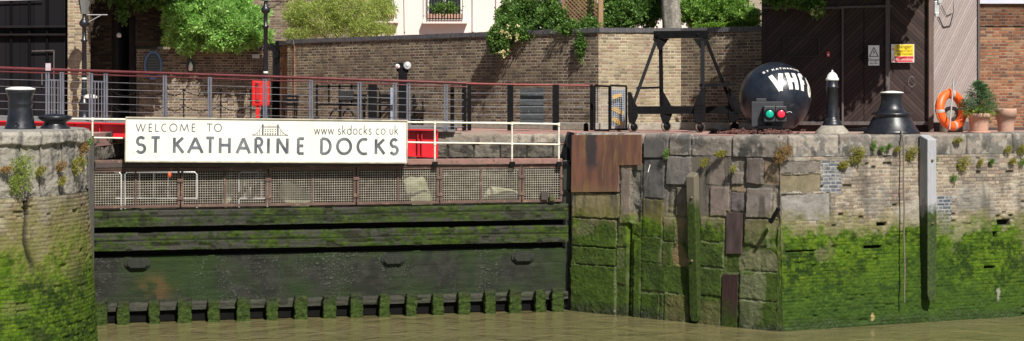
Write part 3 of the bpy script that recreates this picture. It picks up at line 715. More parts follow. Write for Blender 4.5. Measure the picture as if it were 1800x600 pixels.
# coping: rounded big stones following A-B-C
def coping(a, b, joints, parent, ztop, ho=.44, depth=.7, seed=0, rad=.11, tone=((.26, .225, .19), (.16, .15, .135)), ext=.0, pxs=True):
    L = (b - a).length; d = (b - a).normalized(); nrm = Vector((d.y, -d.x, 0))
    prof = [];  # arc-length profile from bottom front up and back: (out, z)
    zf = ztop - ho
    nfr = int((ho - rad) / DU); prof += [(0, zf + (ho - rad) * i / nfr) for i in range(nfr + 1)]
    prof += [(-rad + rad * math.cos(R(q)), ztop - rad + rad * math.sin(R(q))) for q in range(9, 91, 9)]
    prof += [(-rad - (depth - rad) * i / 12, ztop) for i in range(1, 13)]
    prof = np.array(prof); nu = int(L / DU)
    us_ = np.linspace(0, L, nu)
    U = np.tile(us_, (len(prof), 1)); sv = np.concatenate([[0], np.cumsum(np.hypot(*np.diff(prof, axis=0).T))]); V = np.tile(sv[:, None], (1, nu))
    base = np.zeros(U.shape + (3,)); o = prof[:, 0][:, None]; z = prof[:, 1][:, None]
    base[..., 0] = a.x + d.x * U + nrm.x * o; base[..., 1] = a.y + d.y * U + nrm.y * o; base[..., 2] = z
    dp = np.gradient(prof, axis=0); nn = np.stack([dp[:, 1], -dp[:, 0]], 1); nn /= np.linalg.norm(nn, axis=1)[:, None]
    N = np.zeros(base.shape); N[..., 0] = nrm.x * nn[:, 0][:, None]; N[..., 1] = nrm.y * nn[:, 0][:, None]; N[..., 2] = nn[:, 1][:, None]
    col = C3(tone[0], U.shape); disp = np.zeros(U.shape)
    js = [0] + [j for j in joints] + [L]
    for k, (j0, j1) in enumerate(zip(js[:-1], js[1:])):
        e = np.minimum(U - j0, j1 - U); m = (U >= j0) & (U <= j1)
        rr = random.random(); cc = np.array(tone[0]) * (.75 + .5 * random.random()); h = sst(0, .03, e + (fbm(U * 6, V * 6, k + seed, 3) - .5) * .02)
        disp[m] = (lerp(-.035, (rr - .5) * .03, h))[m]; col[m] = lerp(C3((.05, .05, .045), U.shape), C3(cc, U.shape), h)[m]
    n = fbm(U * 3, V * 3, seed, 6, .65); col = lerp(col, C3(tone[1], U.shape), sst(.48, .62, n))
    col = lerp(col, C3((.055, .055, .05), U.shape), sst(.56, .68, fbm(U * 5, V * 1.3, seed + 4, 5)) * sst(.5, .0, V) * .8)
    col = lerp(col, C3((.36, .34, .3), U.shape), sst(.62, .68, fbm(U * 8, V * 8, seed + 9, 5)) * .7)
    disp = disp + (fbm(U * 9, V * 9, seed + 2, 5) - .5) * .028 + (n - .5) * .03
    return relief('coping', M_REL, parent, base, disp, N, col, np.zeros(U.shape))
coping(A + Vector((.02, 0, 0)), B, [au(x) for x in (1131, 1174, 1213, 1285)], rw, QZ, seed=3, tone=((.25, .215, .185), (.13, .12, .11)))
coping(B, Cc, [bu(x) for x in (1386, 1475, 1533, 1588, 1700, 1780, 1860, 1960, 2040, 2150, 2240)], rw, QZ + .01, seed=9, rad=.06)
# steel plates
def plate(a, b, px0, px1, py0, py1, off, th, mat, name='steel_plate', poly=None):
    d = (b - a).normalized(); nrm = Vector((d.y, -d.x, 0)); mb = MB()
    pts = poly or [(px0, py0), (px1, py0), (px1, py1), (px0, py1)]
    xm = sum(p[0] for p in pts) / len(pts)
    v = []
    for (px, py) in pts:
        u = ray_u(a, b, px); q = a + d * u; z = Z(py, wall_D(a, b, px)); bt = max(0.0, (QZ - .44 - z)) * .035
        v.append(Vector((q.x, q.y, z)) + nrm * (off + bt))
    mb.prism(v, nrm * th); return mb.build(name, mat, rw, bevel=.006)
plate(A, B, 0, 0, 0, 0, .06, .03, M_rustplate, poly=[(1009, 237.5), (1131, 236.5), (1131, 290), (1092, 291), (1091, 337), (1009, 338)])
plate(A, B, 1279, 1307, 374, 446, -.02, .03, M_rustdark); plate(A, B, 1274, 1301, 482, 580, .0, .02, wood_moss('slimy_rust_plate', .35, (.05, .026, .024), (.028, .018, .016), .5))
plate(A, B, 1133, 1169, 246, 277, .012, .02, worn('dark_patch_plate', (.07, .068, .068), (.12, .11, .10), .7, 4, 0, .4, .01))
# angled iron bracket
mb = MB(); q = P(1369, 366, 32.7); mb.bar(q, P(1354, 392, 32.8), .09, .07); mb.build('iron_bracket', M_blackmatt, rw, bevel=.008)
mb = MB(); mb.tube([P(1146, 279, 35.0), P(1139, 303, 34.85)], .007, 6); mb.build('iron_rod', M_white, rw)

# timber fender on masonry
M_pile = wood_moss('silvered_pile_timber', 2.45, (.36, .36, .37), (.26, .265, .28), .35)
M_pole = wood_moss('fender_timber', 2.6, (.16, .14, .10), (.11, .095, .07), .3)
def pile(px, ytop, ybot, a, b, wd, dp, mat, label, name='timber_fender', tilt=0.0):
    d = (b - a).normalized(); nrm = Vector((d.y, -d.x, 0)); D = wall_D(a, b, px); q = a + d * ray_u(a, b, px)
    zt = Z(ytop, D - .3); zb = Z(ybot, D - .3); off = .14 + dp / 2 - .11
    c = Vector((q.x, q.y, 0)) + nrm * off
    r = thing(name, (c.x, c.y, zb), label, 'fender pile'); mb = MB(); hw = wd / 2; hd = dp / 2; segs = 26; rings = []
    for i in range(segs + 1):
        t = i / segs; z = zb + (zt - zb) * t; k = 1 - .015 * math.sin(t * 9)
        cc = c + d * (tilt * (t - .5)); k2 = .6 if i == 0 else 1
        rings.append([Vector((cc.x, cc.y, z)) + d * (sx * hw * k * k2) + nrm * (sy * hd * k) + Vector((0, 0, (-.10 if (i == segs and sy > 0) else 0) + (0))) for sx, sy in ((-1, 1), (1, 1), (1, -1), (-1, -1))])
    v = [p for rg in rings for p in rg]; fs = [(0, 1, 2, 3)[::-1], tuple(segs * 4 + k for k in range(4))]
    fs += [(i * 4 + k, i * 4 + (k + 1) % 4, (i + 1) * 4 + (k + 1) % 4, (i + 1) * 4 + k) for i in range(segs) for k in range(4)]
    mb.add(v, fs); mb.build('timber', mat, r, bevel=.02); 
    mb = MB()
    for zz in ((zt - .55), (zt - 1.9)): mb.lathe([(.03, 0), (.03, .02), (.015, .03)], Vector((c.x, c.y, zz)) + nrm * hd, 10, nrm)
    mb.build('bolt', M_rust, r); return r
pile(1622, 237, 530, B, Cc, .235, .30, M_pile, 'thick silvery timber fender pile with green lower half bolted to the brick river wall')
pile(1226, 303, 567, A, B, .22, .2, M_pole, 'slim mossy brown fender timber on the stone blocks left of the brick section', tilt=-.10)

# hanging ropes
D1 = wall_D(B, Cc, 1589)
for k, (dx, yb, lab) in enumerate([(0, 532, 'pale rope hanging down the brick wall left of the silvery pile, ending at the water')]):
    r = thing('hanging_rope', P(1587, 230, D1 - .1), lab, 'rope')
    pts = [P(1583, 229, D1 + .3), P(1585, 233, D1 - .02), P(1587, 240, D1 - .13)] + [P(1588 + 2.3 * (i / 20) + .6 * math.sin(i * .9), 240 + (yb - 240) * i / 20, D1 - .15 - .01 * i) for i in range(1, 21)]
    mb = MB(); mb.tube(pts, .017, 7); mb.build('rope', M_rope, r)
    mb = MB(); mb.tube([P(1580 + 3 * math.cos(t), 230 + 2 * math.sin(t), D1 + .25) for t in np.linspace(0, 5.5, 10)], .02, 7); mb.build('knot', M_rope, r)

# ---- left round wall
cx, cy, rad = -11.2, 30.75, 2.93
lw = thing('round_quay_wall', (cx, cy, 0), 'rounded wall end of stone over mossy brick at the far left of the lock gate', 'quay wall')
ZT = CZ - .62
def cyl_relief(name, z0, z1, rfun, paint):
    a0, a1 = R(-115), R(40); L = (a1 - a0) * rad; nu = int(L / DU); nv_ = int((z1 - z0) / DU)
    T, V = np.meshgrid(np.linspace(a0, a1, nu), np.linspace(z0, z1, nv_)); U = (T - a0) * rad
    rr = rfun(V); base = np.stack([cx + rr * np.cos(T), cy + rr * np.sin(T), V], -1); N = np.stack([np.cos(T), np.sin(T), np.zeros_like(T)], -1)
    disp, col, wet = paint(U, V, T); relief(name, M_REL, lw, base, disp, N, col, wet)
ZB = Z(338, 30.5)
def angle_px(px):      # angle on the cylinder seen at px (near side)
    k = (px - 900) / F; best = None
    for t in np.linspace(R(-110), R(-5), 800):
        x = cx + rad * math.cos(t); y = cy + rad * math.sin(t); e = abs(x - k * y)
        if best is None or e < best[0]: best = (e, t)
    return best[1]
a_crack = (angle_px(42) + R(115)) * rad
def paint_brick(U, V, T):
    face, r1, r2 = brick_np(U, V, 15)
    col = pal(RB, r1) * np.array([.88, .86, .76]) * (.55 + .4 * r2 + .4 * fbm(U * 14, V * 14, 3, 4))[..., None]; col = lerp(C3((.085, .078, .06), U.shape), col, face); col = lerp(col, C3((.09, .085, .07), U.shape), sst(.5, .62, fbm(U * 3, V * .9, 205, 5)) * .5)
    disp = -.012 * (1 - face) + (r2 - .5) * .012 + (fbm(U * 12, V * 12, 8, 4) - .5) * .014
    gone = (r1 > .96); disp = np.where(gone, disp - .04 * face, disp)
    col = lerp(col, C3((.36, .33, .24), U.shape), sst(.5, .64, fbm(U * 2.5, V * 2, 14, 6)) * .4)
    disp, col, wet, m = bands(None, None, U, V + .35 * sst(2.0, 3.5, U) * 0, disp, col, 2.38, .5, 71, 1.0, -.6, .0, .3, .75)
    row = sst(.0, .3, 1 - face); col = lerp(col, C3((.02, .03, .008), U.shape), (1 - face) * sst(1.9, 1.2, V) * .6)
    c = np.exp(-((U - a_crack - .05 * np.sin(V * 5) - (2.9 - V) * .09) / (.03 + .02 * fbm(U, V * 4, 2, 3))) ** 2) * sst(1.55, 1.9, V); disp -= c * .12; col = lerp(col, C3((.025, .022, .02), U.shape), c)
    return disp, col, wet
def paint_stone(U, V, T):
    col = C3((.30, .275, .235), U.shape); disp = np.zeros(U.shape)
    js = np.cumsum([0, .45, .7, .5, .6, .75, .42, .5, .44, .6, .5, .7, .6, .5, .6, .6]); 
    for j in js: e = np.exp(-((U - j - .02 * np.sin(V * 9)) / .018) ** 2); disp -= e * .05; col = lerp(col, C3((.05, .05, .045), U.shape), e * .9)
    st = fbm(U * 7, V * 1.0, 22, 5); col = lerp(col, C3((.10, .097, .09), U.shape), sst(.46, .62, st) * .75); col = lerp(col, C3((.33, .30, .25), U.shape), sst(.58, .68, fbm(U * 6, V * 5, 28, 6)) * .6)
    disp += (fbm(U * 7, V * 9, 24, 6, .7) - .5) * .065
    bot = (V - ZB) + (fbm(U * 2.5, V, 25, 4) - .5) * .35; disp -= sst(.1, -.02, bot) * .03
    tb = sst(ZT - .29, ZT - .24, V + (fbm(U * 3, V, 44, 4) - .5) * .08); disp += tb * .07 - sst(ZT - .10, ZT - .02, V) * .05; col = lerp(col, col * 1.2, tb)
    return disp, col, np.zeros(U.shape)
cyl_relief('brickwork', -.5, ZB, lambda V: rad + (ZB - V) * .055, paint_brick)
cyl_relief('stonework', ZB - .06, ZT - .02, lambda V: rad - .02 + 0 * V, paint_stone)
# cap slab
M_cap = worn('grey_cap_stone', (.27, .255, .23), (.13, .13, .12), .9, 4, 0, .9, .02, stretch=(4, 4, 1), c3=(.28, .24, .2), c3amt=.6)
mb = MB(); mb.lathe([(rad - .06, ZT - .06), (rad - .02, ZT - .015), (rad - .08, ZT), (1.2, ZT + .01), (0, ZT + .01)], (cx, cy, 0), 96)
mb.build('cap_slab', M_cap, lw)
mb = MB(); mb.wall((-13, 33.2), (-8.75, 33.0), -.5, QZ, .3); mb.build('masonry', worn('dark_lock_stone', (.12, .11, .10), (.07, .065, .06), .85, 2, 0, .7, .02), lw)

mb = MB(); mb.wall((-60, 27.95), (-11.6, 27.82), -.5, ZT - .005, 3.2); mb.build('masonry', worn('far_quay_stone', (.26, .235, .2), (.13, .13, .10), .9, 2.5, 0, .8, .03), lw)
# ---- lock chamber walls behind the gate
cw = thing('lock_chamber_wall', (-4, 40, 0), 'rough grey stone wall with rounded coping under the footbridge behind the lock gate', 'lock wall')
M_rough = worn('rough_chamber_stone', (.20, .18, .15), (.055, .05, .04), .9, 2.4, 0, 1.0, .04, c3=(.09, .11, .03), c3amt=.57)
def seg_relief(a, b, z0, z1, seed, dark=.0, moss=2.6):
    U, V, base, N = wall_grid(a, b, z0, z1, 0)
    rows = np.floor(V / .34); uu = U / .62 + .5 * (rows % 2); c_ = np.floor(uu); e = np.minimum(np.minimum(uu - c_, 1 - uu + c_) * .62, np.minimum(V / .34 - rows, 1 - V / .34 + rows) * .34)
    f = sst(.0, .03, e + (fbm(U * 5, V * 5, seed, 4) - .5) * .03); r1 = _h(c_, rows, seed)
    col = C3((.15, .135, .11), U.shape) * (.5 + .8 * r1)[..., None]; col = lerp(C3((.03, .027, .02), U.shape), col, f)
    col = lerp(col, C3((.045, .04, .035), U.shape), sst(.42, .54, fbm(U * 2.2, V * 3, seed + 3, 6, .7)) * .88)
    col = lerp(col, C3((.36, .32, .27), U.shape), sst(.66, .72, fbm(U * 2.2, V * 3, seed + 13, 6, .7)) * .6)
    col = lerp(col, C3((.035, .045, .012), U.shape), sst(.45, .6, fbm(U * 2, V * 2, seed + 5, 5)) * sst(moss + .3, moss - .3, V) * .8)
    low_shade = sst(3.25, 2.85, V + (fbm(U * 2, V * 2, seed + 40, 4) - .5) * .5); col = lerp(col, C3((.022, .024, .014), U.shape), low_shade * .92)  # lower courses darkened to paint the shade behind the mesh screens
    disp = (f - 1) * .04 + (fbm(U * 4, V * 4, seed + 6, 6, .65) - .5) * .12
    relief('masonry', M_REL, cw, base, disp, N, col, np.zeros(U.shape))
seg_relief(Vector((-9.3, 40, 0)), Vector((-2.14, 40, 0)), 1.9, QZ - .01, 5)
seg_relief(Vector((-2.14, 37.45, 0)), Vector((1.30, 37.45, 0)), 1.9, QZ - .30, 8, moss=2.2)
seg_relief(Vector((-2.14, 40, 0)), Vector((-2.14, 37.45, 0)), 1.9, QZ - .30, 8)
seg_relief(Vector((-9.3, 33, 0)), Vector((-9.3, 40, 0)), 1.9, QZ - .01, 8)
coping(Vector((-2.2, 37.42, 0)), Vector((1.30, 37.42, 0)), [2.2], cw, QZ + .01, ho=.27, depth=.6, seed=33, rad=.13, tone=((.33, .285, .23), (.26, .22, .18)))

# =================================================================== LOCK GATE
G0 = Vector((X(165, 34.0), 34.0, 0)); G1 = Vector((X(1000, 36.3), 36.3, 0))
gd = (G1 - G0).normalized(); gn = Vector((gd.y, -gd.x, 0)); GLn = (G1 - G0).length
def gu(px): return ray_u(G0, G1, px)
def gp(u, z, out=0.0): q = G0 + gd * u + gn * out; return Vector((q.x, q.y, z))
def gz(py, px): return Z(py, wall_D(G0, G1, px))
gate = thing('lock_gate', gp(GLn / 2, 0), 'wide mossy timber lock gate with rusty mesh screens and a white rail across the entrance', 'lock gate')
def zz(zrel): return CZ + zrel
# panel relief
L = GLn + .35
def gate_grid(u0, u1, z0, z1, out):
    nu = int((u1 - u0) / DU); nv_ = int((z1 - z0) / DU) + 1
    U, V = np.meshgrid(np.linspace(u0, u1, nu), np.linspace(z0, z1, nv_))
    q = np.array(G0) ; base = q + np.array(gd) * U[..., None] + np.array(gn) * out; base[..., 2] = V
    return U, V, base, np.broadcast_to(np.array(gn), base.shape)
U, V, base, N = gate_grid(-.3, GLn - .08, -.4, zz(-2.44), 0)
n1 = fbm(U * .9, V * 1.1, 5, 6, .6); n2 = fbm(U * 5, V * 5, 6, 5)
col = lerp(C3((.020, .021, .017), U.shape), C3((.034, .034, .028), U.shape), sst(.3, .7, n2))
col = lerp(col, C3((.024, .044, .012), U.shape), sst(.25, .75, n1) * .85)
col = lerp(col, C3((.024, .044, .009), U.shape), sst(zz(-3.85), zz(-3.4), V) * sst(.42, .6, n1 * .4 + n2 * .6) * .6)
sp = np.zeros(U.shape)
for (px, py, w_, h_) in [(272, 508, .28, .24)]:
    sp += np.exp(-(((U - gu(px)) / w_) ** 2 + ((V - gz(py, px)) / h_) ** 2))
col = lerp(col, C3((.11, .065, .025), U.shape), np.clip(sp * 1.1 * sst(.3, .65, n2), 0, .6))
bar_n = vn(U * 42, V * 44, 17); dens = sst(.45, .62, fbm(U * .8, V * .9, 19, 5) * .6 + fbm(U * 3.2, V * .4, 23, 4) * .4)
barn = sst(.74, .84, bar_n) * dens
col = lerp(col, C3((.20, .195, .20), U.shape), barn * .28)
plank = np.floor(V / .27); fe = np.minimum(V / .27 - plank, 1 - V / .27 + plank) * .27
col = col * (.88 + .2 * _h(plank, plank * 0, 3))[..., None]
disp = barn * .018 - .006 * sst(.012, .0, fe) + (fbm(U * 2, V * 9, 12, 5) - .5) * .02
slot = np.zeros(U.shape)
for (za, zb3) in ((-2.94, -2.78), (-3.42, -3.29)):
    e = np.minimum(V - zz(za), zz(zb3) - V) + (fbm(U * 3, V * 1, 61, 4) - .5) * .03; slot = np.maximum(slot, sst(-.01, .01, e))
disp -= slot * .16; col = lerp(col, C3((.006, .006, .006), U.shape), slot)  # slots painted near black to deepen the shadow under the beams
relief('planking', M_REL, gate, base, disp, N, col, np.full(U.shape, .45))
mb = MB(); mb.box(gp(GLn / 2 - .15, (zz(-2.44) - .4) / 2, -.32), (GLn + .1, .2, zz(-2.44) + .38), (gd, gn, Vector((0, 0, 1)))); mb.build('gate_core', M_darkbeam, gate)
mb = MB(); mb.box(gp(GLn / 2 - .15, zz(-4.72), .012), (GLn + .1, .05, .22), (gd, gn, Vector((0, 0, 1)))); mb.build('toe_shadow_strip', worn('toe_shadow_black', (.004, .004, .004), (.006, .006, .005), .8, 4, spec=.1), gate)  # black strip painted in for the shadow below the toe beam
# long beams
def beam_relief(zlo, zhi, out, name, seed, split=None, green=.7, endu=None):
    h = zhi - zlo; prof = [(-.02, zlo)] + [(out, zlo + .004)] + [(out, zlo + h * i / int(h / DU)) for i in range(1, int(h / DU))] + [(out - .02, zhi)] + [(out - .02 - (out + .05) * i / 6, zhi + .004 * i) for i in range(1, 7)]
    prof = np.array(prof); u1 = endu or GLn - .05; nu = int((u1 + .3) / DU); us_ = np.linspace(-.3, u1, nu)
    U = np.tile(us_, (len(prof), 1)); V = np.tile(prof[:, 1][:, None], (1, nu)); o = prof[:, 0][:, None]
    base = np.array(G0) + np.array(gd) * U[..., None] + np.array(gn) * (o * np.ones_like(U))[..., None]; base[..., 2] = V
    N = np.broadcast_to(np.array(gn) * .8 + np.array([0, 0, .4]), base.shape)
    n1 = fbm(U * 1.3, V * 4, seed, 6, .65); n2 = fbm(U * 9, V * 16, seed + 1, 5)
    col = lerp(C3((.035, .034, .030), U.shape), C3((.075, .07, .06), U.shape), n2)
    col = lerp(col, moss_col(U, V, seed) * .50, sst(.36, .56, n1 * .5 + n2 * .5) * green)
    disp = (fbm(U * 2, V * 20, seed + 2, 5) - .5) * .045 + (n2 - .5) * .02
    if split is not None:
        s_ = np.exp(-((V - split - .01 * np.sin(U)) / .012) ** 2); disp -= s_ * .035; col = lerp(col, C3((.015, .018, .01), U.shape), s_)
    hole = sst(.80, .86, vn(U * 4, V * 9, seed + 8)); disp -= hole * .03; col = lerp(col, C3((.02, .02, .012), U.shape), hole * .7)
    relief(name, M_REL, gate, base, disp, N, col, np.full(U.shape, .25))
beam_relief(zz(-2.79), zz(-2.44), .15, 'rubbing_beam', 101, zz(-2.58), .8)
beam_relief(zz(-3.30), zz(-2.93), .14, 'rubbing_beam', 121, zz(-3.09), .92)
beam_relief(zz(-4.60), zz(-4.43), .12, 'toe_beam', 141, None, .22)
# anode plates
for px, py in ((242, 463.5), (691, 456.5), (919, 452)):
    u = gu(px); z = gz(py, px); wd, hg = .27, .125; c = .09
    pts = [(-wd, -hg + c), (-wd + c, -hg), (wd - c, -hg), (wd, -hg + c), (wd, hg - c), (wd - c, hg), (-wd + c, hg), (-wd, hg - c)]
    mb = MB(); mb.prism([gp(u + a, z + b, -.01) for a, b in pts], gn * .05); mb.prism([gp(u + a * .8, z + b * .72, .03) for a, b in pts], gn * .06)
    mb.build('raised_plate', wood_moss('plate_slime', .2, (.018, .020, .018), (.032, .036, .026)) if px == 242 else bpy.data.materials['plate_slime'], gate, bevel=.012)
# cleats at the foot
M_cleat = wood_moss('slimy_cleat', .45, (.03, .034, .018), (.016, .018, .013), .22)
for i, px in enumerate([178, 217, 271, 324, 375, 427, 477, 527, 577, 624, 673, 720, 766, 812, 857, 901, 945, 975]):
    u = gu(px); h1 = zz(-4.34) + random.uniform(-.04, .03); wd = random.uniform(.22, .29); mb = MB(); n = 8
    out = .22; vs_ = []
    for j in range(n + 1):
        t = j / n; z = -.1 + (h1 + .1) * t
        for sx, sy in ((-1, 1), (1, 1), (1, -1), (-1, -1)):
            vs_.append(gp(u + sx * wd / 2 + random.uniform(-.012, .012), z + (0 if j < n else random.uniform(-.03, .02)), out + sy * .09 + random.uniform(-.012, .012)))
    mb.add(vs_, [(3, 2, 1, 0), tuple(n * 4 + k for k in range(4))] + [(j * 4 + k, j * 4 + (k + 1) % 4, (j + 1) * 4 + (k + 1) % 4, (j + 1) * 4 + k) for j in range(n) for k in range(4)])
    o_ = mb.build('cleat', M_cleat, gate, bevel=.02)
    sb_ = o_.modifiers.new('fine', 'SUBSURF'); sb_.subdivision_type = 'SIMPLE'; sb_.levels = sb_.render_levels = 2
    tx_ = bpy.data.textures.get('slime_lumps') or bpy.data.textures.new('slime_lumps', 'CLOUDS'); tx_.noise_scale = .09
    dm_ = o_.modifiers.new('lumps', 'DISPLACE'); dm_.texture = tx_; dm_.strength = .05; dm_.texture_coords = 'GLOBAL'
# screens
mods = [(160, 316), (318, 470), (472, 624), (626, 770), (772, 914), (916, 986)]
zb_, zt_ = zz(-2.385), zz(-1.555)
for k, (a, b) in enumerate(mods):
    u0, u1 = gu(a), gu(b); fr = MB(); t = .045; o_ = .10
    for (p, q) in (((u0, zb_ + .03), (u1, zb_ + .03)), ((u0, zt_ - .03), (u1, zt_ - .03))): fr.bar(gp(p[0] + .002, p[1], o_), gp(q[0] - .002, q[1], o_), .05, .06)
    for uu in ([u0 + t / 2, u1 - t / 2] + ([(u0 + u1) / 2] if k < 5 else [])): fr.bar(gp(uu, zb_ + .06, o_), gp(uu, zt_ - .06, o_), .052, .05 if uu != (u0 + u1) / 2 else .04, up=gd)
    for uu in (u0 + .02, u1 - .02):
        for z in (zb_ + .2, zt_ - .25): fr.box(gp(uu, z, o_ + .035), (.07, .03, .07), (gd, gn, Vector((0, 0, 1))))
    s_ = fr.build('mesh_screen', M_rust, gate, bevel=.004)
    ms = MB(); n = int((u1 - u0 - .1) / .0505); 
    for i in range(n + 1):
        uu = u0 + .05 + (u1 - u0 - .1) * i / n; ms.bar(gp(uu, zb_ + .05, o_ - .01), gp(uu, zt_ - .05, o_ - .01), .0075, .0075, up=gd)
    m_ = int((zt_ - zb_ - .1) / .0505)
    for j in range(m_ + 1):
        z = zb_ + .05 + (zt_ - zb_ - .1) * j / m_; ms.bar(gp(u0 + .04, z, o_ + .004), gp(u1 - .04, z, o_ + .004), .008, .0075)
    ob = ms.build('wire_mesh', M_mesh, s_)
# little black opening and block in last screen
mb = MB(); mb.box(gp(gu(954), zb_ + .14, .16), (.16, .05, .18), (gd, gn, Vector((0, 0, 1)))); mb.build('hatch_box', M_darkbeam, gate, bevel=.008)
mb = MB(); mb.box(gp(gu(967), zb_ + .10, .19), (.13, .08, .15), (gd, gn, Vector((0, 0, 1)))); mb.build('timber_block', M_pole, gate, bevel=.01)
# walkway beam on top
mb = MB(); mb.bar(gp(gu(714), zz(-1.45), .02), gp(gu(985), zz(-1.46), .02), .34, .12); mb.build('walkway_beam', M_pinkbeam, gate, bevel=.01)
mb = MB(); mb.bar(gp(gu(120), zz(-1.46), .02), gp(gu(714) - .004, zz(-1.46), .02), .30, .12); mb.build('walkway_beam', M_darkbeam, gate, bevel=.01)
mb = MB(); mb.bar(gp(gu(160), zz(-1.40), .12), gp(gu(222), zz(-1.40), .12), .10, .10); mb.build('walkway_beam', M_rust, gate, bevel=.01)
mb = MB(); mb.bar(gp(-.2, zt_ + .012, .07), gp(gu(986), zt_ + .012, .07), .16, .025); mb.build('screen_rail', M_rust, gate, bevel=.004)
# railing
rl = [(120, 209), (163, 209.5), (762, 215.5), (897, 217), (979, 218.5)]
def gpp(px, py, out=.17): u = gu(px); return gp(u, gz(py, px), out)
mb = MB(); mb.tube([gpp(*p) for p in rl], .022, 8); mb.build('top_rail', M_railwhite, gate)
mb = MB(); mb.tube([gpp(163, 242), gpp(222, 243)], .02, 8); mb.build('middle_rail', M_railwhite, gate)
mb = MB(); mb.tube([gpp(714, 250), gpp(762, 251), gpp(897, 252.5), gpp(979, 254)], .02, 8); mb.build('middle_rail', M_railwhite, gate)
for px, y0_ in ((163, 209.5), (762, 215.5), (897, 217), (979, 218.5)):
    mb = MB(); mb.tube([gpp(px, y0_), gpp(px, 289)], .022, 8)
    for yy in (y0_, 252 if px > 300 else 242): mb.lathe([(.033, -.035), (.033, .035)], gpp(px, yy), 10)
    p_ = mb.build('rail_post', M_railwhite, gate)
    mb = MB(); mb.box(gpp(px, 288, .17), (.12, .12, .11), (gd, gn, Vector((0, 0, 1)))); mb.build('post_socket', M_blackmatt, p_, bevel=.006)
# heel post and black plates at the gate's right end
mb = MB(); mb.bar(gp(GLn - .02, -.4, -.1), gp(GLn - .02, zz(-1.45), -.1), .2, .14); mb.build('heel_post', worn('wet_black_timber', (.012, .013, .012), (.025, .03, .018), .5, 4), gate, bevel=.015)
mb = MB(); mb.prism([gp(gu(986), zz(-2.3), -.05), gp(gu(1003), zz(-2.3), -.05), gp(gu(1003), gz(262, 1003), -.05), gp(gu(998), gz(250, 998), -.05)], gn * -.05); mb.build('gusset_plate', M_blackmatt, gate)
mb = MB(); mb.bar(gp(gu(984), zz(-1.52), -.05), gp(gu(1006), zz(-1.52), -.05), .2, .05); mb.bar(gp(gu(984), zz(-2.15), -.05), gp(gu(1006), zz(-2.15), -.05), .2, .05); mb.build('bracket', M_blackmatt, gate)
mb = MB(); mb.lathe([(.11, 0), (.11, .95), (.07, 1.05), (0, 1.07)], (X(1004, 37.0), 37.0, QZ - 1.1), 16); tag(mb.build('fender_roller', M_black), 'black upright rounded fender post in the gap between lock gate and rusty plate', 'fender')

# =================================================================== SIGN
s0 = Vector((X(222, 33.75), 33.75, 0)); s1 = Vector((X(714, 35.12), 35.12, 0))
sd = (s1 - s0); zl_t, zl_b = Z(208, 33.75), Z(282.5, 33.75); zr_t, zr_b = Z(213, 35.12), Z(285.5, 35.12)
sv = Vector((sd.x, sd.y, ((zr_t + zr_b) - (zl_t + zl_b)) / 2)); SL = sv.length; sx = sv.normalized(); sn = Vector((sx.y, -sx.x, 0)).normalized(); su = sn.cross(sx).normalized()
if su.z < 0: su = -su
o_s = Vector((s0.x, s0.y, (zl_t + zl_b) / 2)); SH = ((zl_t - zl_b) + (zr_t - zr_b)) / 2
sign = thing('name_sign', o_s + sx * SL / 2 - su * SH / 2, 'long white board reading Welcome to St Katharine Docks mounted on the lock gate rail', 'sign')
def sp_(u, v, h=0.0): return o_s + sx * u + su * (v - SH / 2) + sn * h
mb = MB(); mb.box(sp_(SL / 2, SH / 2, 0), (SL, .05, SH), (sx, sn, su)); mb.build('board', M_signwhite, sign)
mb = MB()
mb.bar(sp_(-.02, SH + .012, .01), sp_(SL + .02, SH + .012, .01), .08, .028); mb.bar(sp_(-.02, -.012, .01), sp_(SL + .02, -.012, .01), .08, .034)
mb.bar(sp_(-.013, 0, .01), sp_(-.013, SH, .01), .08, .026, up=sx); mb.bar(sp_(SL + .013, 0, .01), sp_(SL + .013, SH, .01), .08, .026, up=sx)
mb.build('frame', M_signframe, sign, bevel=.004)
mb = MB()
for k in range(1, 4): mb.box(sp_(SL * k / 4, SH / 2, .0255), (.006, .002, SH), (sx, sn, su))
mb.build('panel_joint', M_signframe, sign)
def su_px(px):   # photo x to board u
    k = (px - 900) / F; return (k * o_s.y - o_s.x) / (sx.x - k * sx.y)
def sv_py(py, px):
    u = su_px(px); D = o_s.y + sx.y * u; z = Z(py, D); c = o_s + sx * u; return SH / 2 + (z - c.z) / su.z
def letters(name, items, ytop, ybot, pxm, stroke, mat):
    mb = MB(); 
    polys = []
    for ch, a, b in items:
        pm = (a + b) / 2; yt, yb = ytop(pm), ybot(pm); v0 = sv_py(yb, pm); v1 = sv_py(yt, pm)
        polys += word([(ch, su_px(a), su_px(b))], v0, v1 - v0, stroke / 2)
    strokes(mb, polys, lambda u, v, h: sp_(u, v, .0255 + h), stroke, .05)
    return mb.build(name, mat, sign)
big_ = [('S', 237.6, 258), ('T', 263.5, 283.5), ('K', 302.5, 325), ('A', 328.5, 358.5), ('T', 360, 379), ('H', 383.6, 406.8), ('A', 414, 441.5), ('R', 445.7, 464), ('I', 468, 475.5), ('N', 484.5, 508.5), ('E', 520.5, 536.5), ('D', 561, 583.8), ('O', 590, 619.5), ('C', 626, 649.3), ('K', 657, 678), ('S', 683.5, 701.5)]
letters('large_lettering', big_, lambda x: 239 + (x - 240) * .0082, lambda x: 271 + (x - 240) * .0055, 0, .062, M_letter)
sm = [('W', 238, 256), ('E', 260.4, 268), ('L', 272, 279.7), ('C', 283, 293.4), ('O', 297, 312), ('M', 315, 332), ('E', 336, 343.6), ('T', 362, 374), ('O', 375.5, 390)]
letters('small_lettering', sm, lambda x: 217.3, lambda x: 232.2, 0, .020, M_letter2)
url = 'www.skdocks.co.uk'; wds = {'w': 12, '.': 4.2, 's': 7, 'k': 8, 'd': 9.8, 'o': 10, 'c': 8.4, 'u': 8.4}
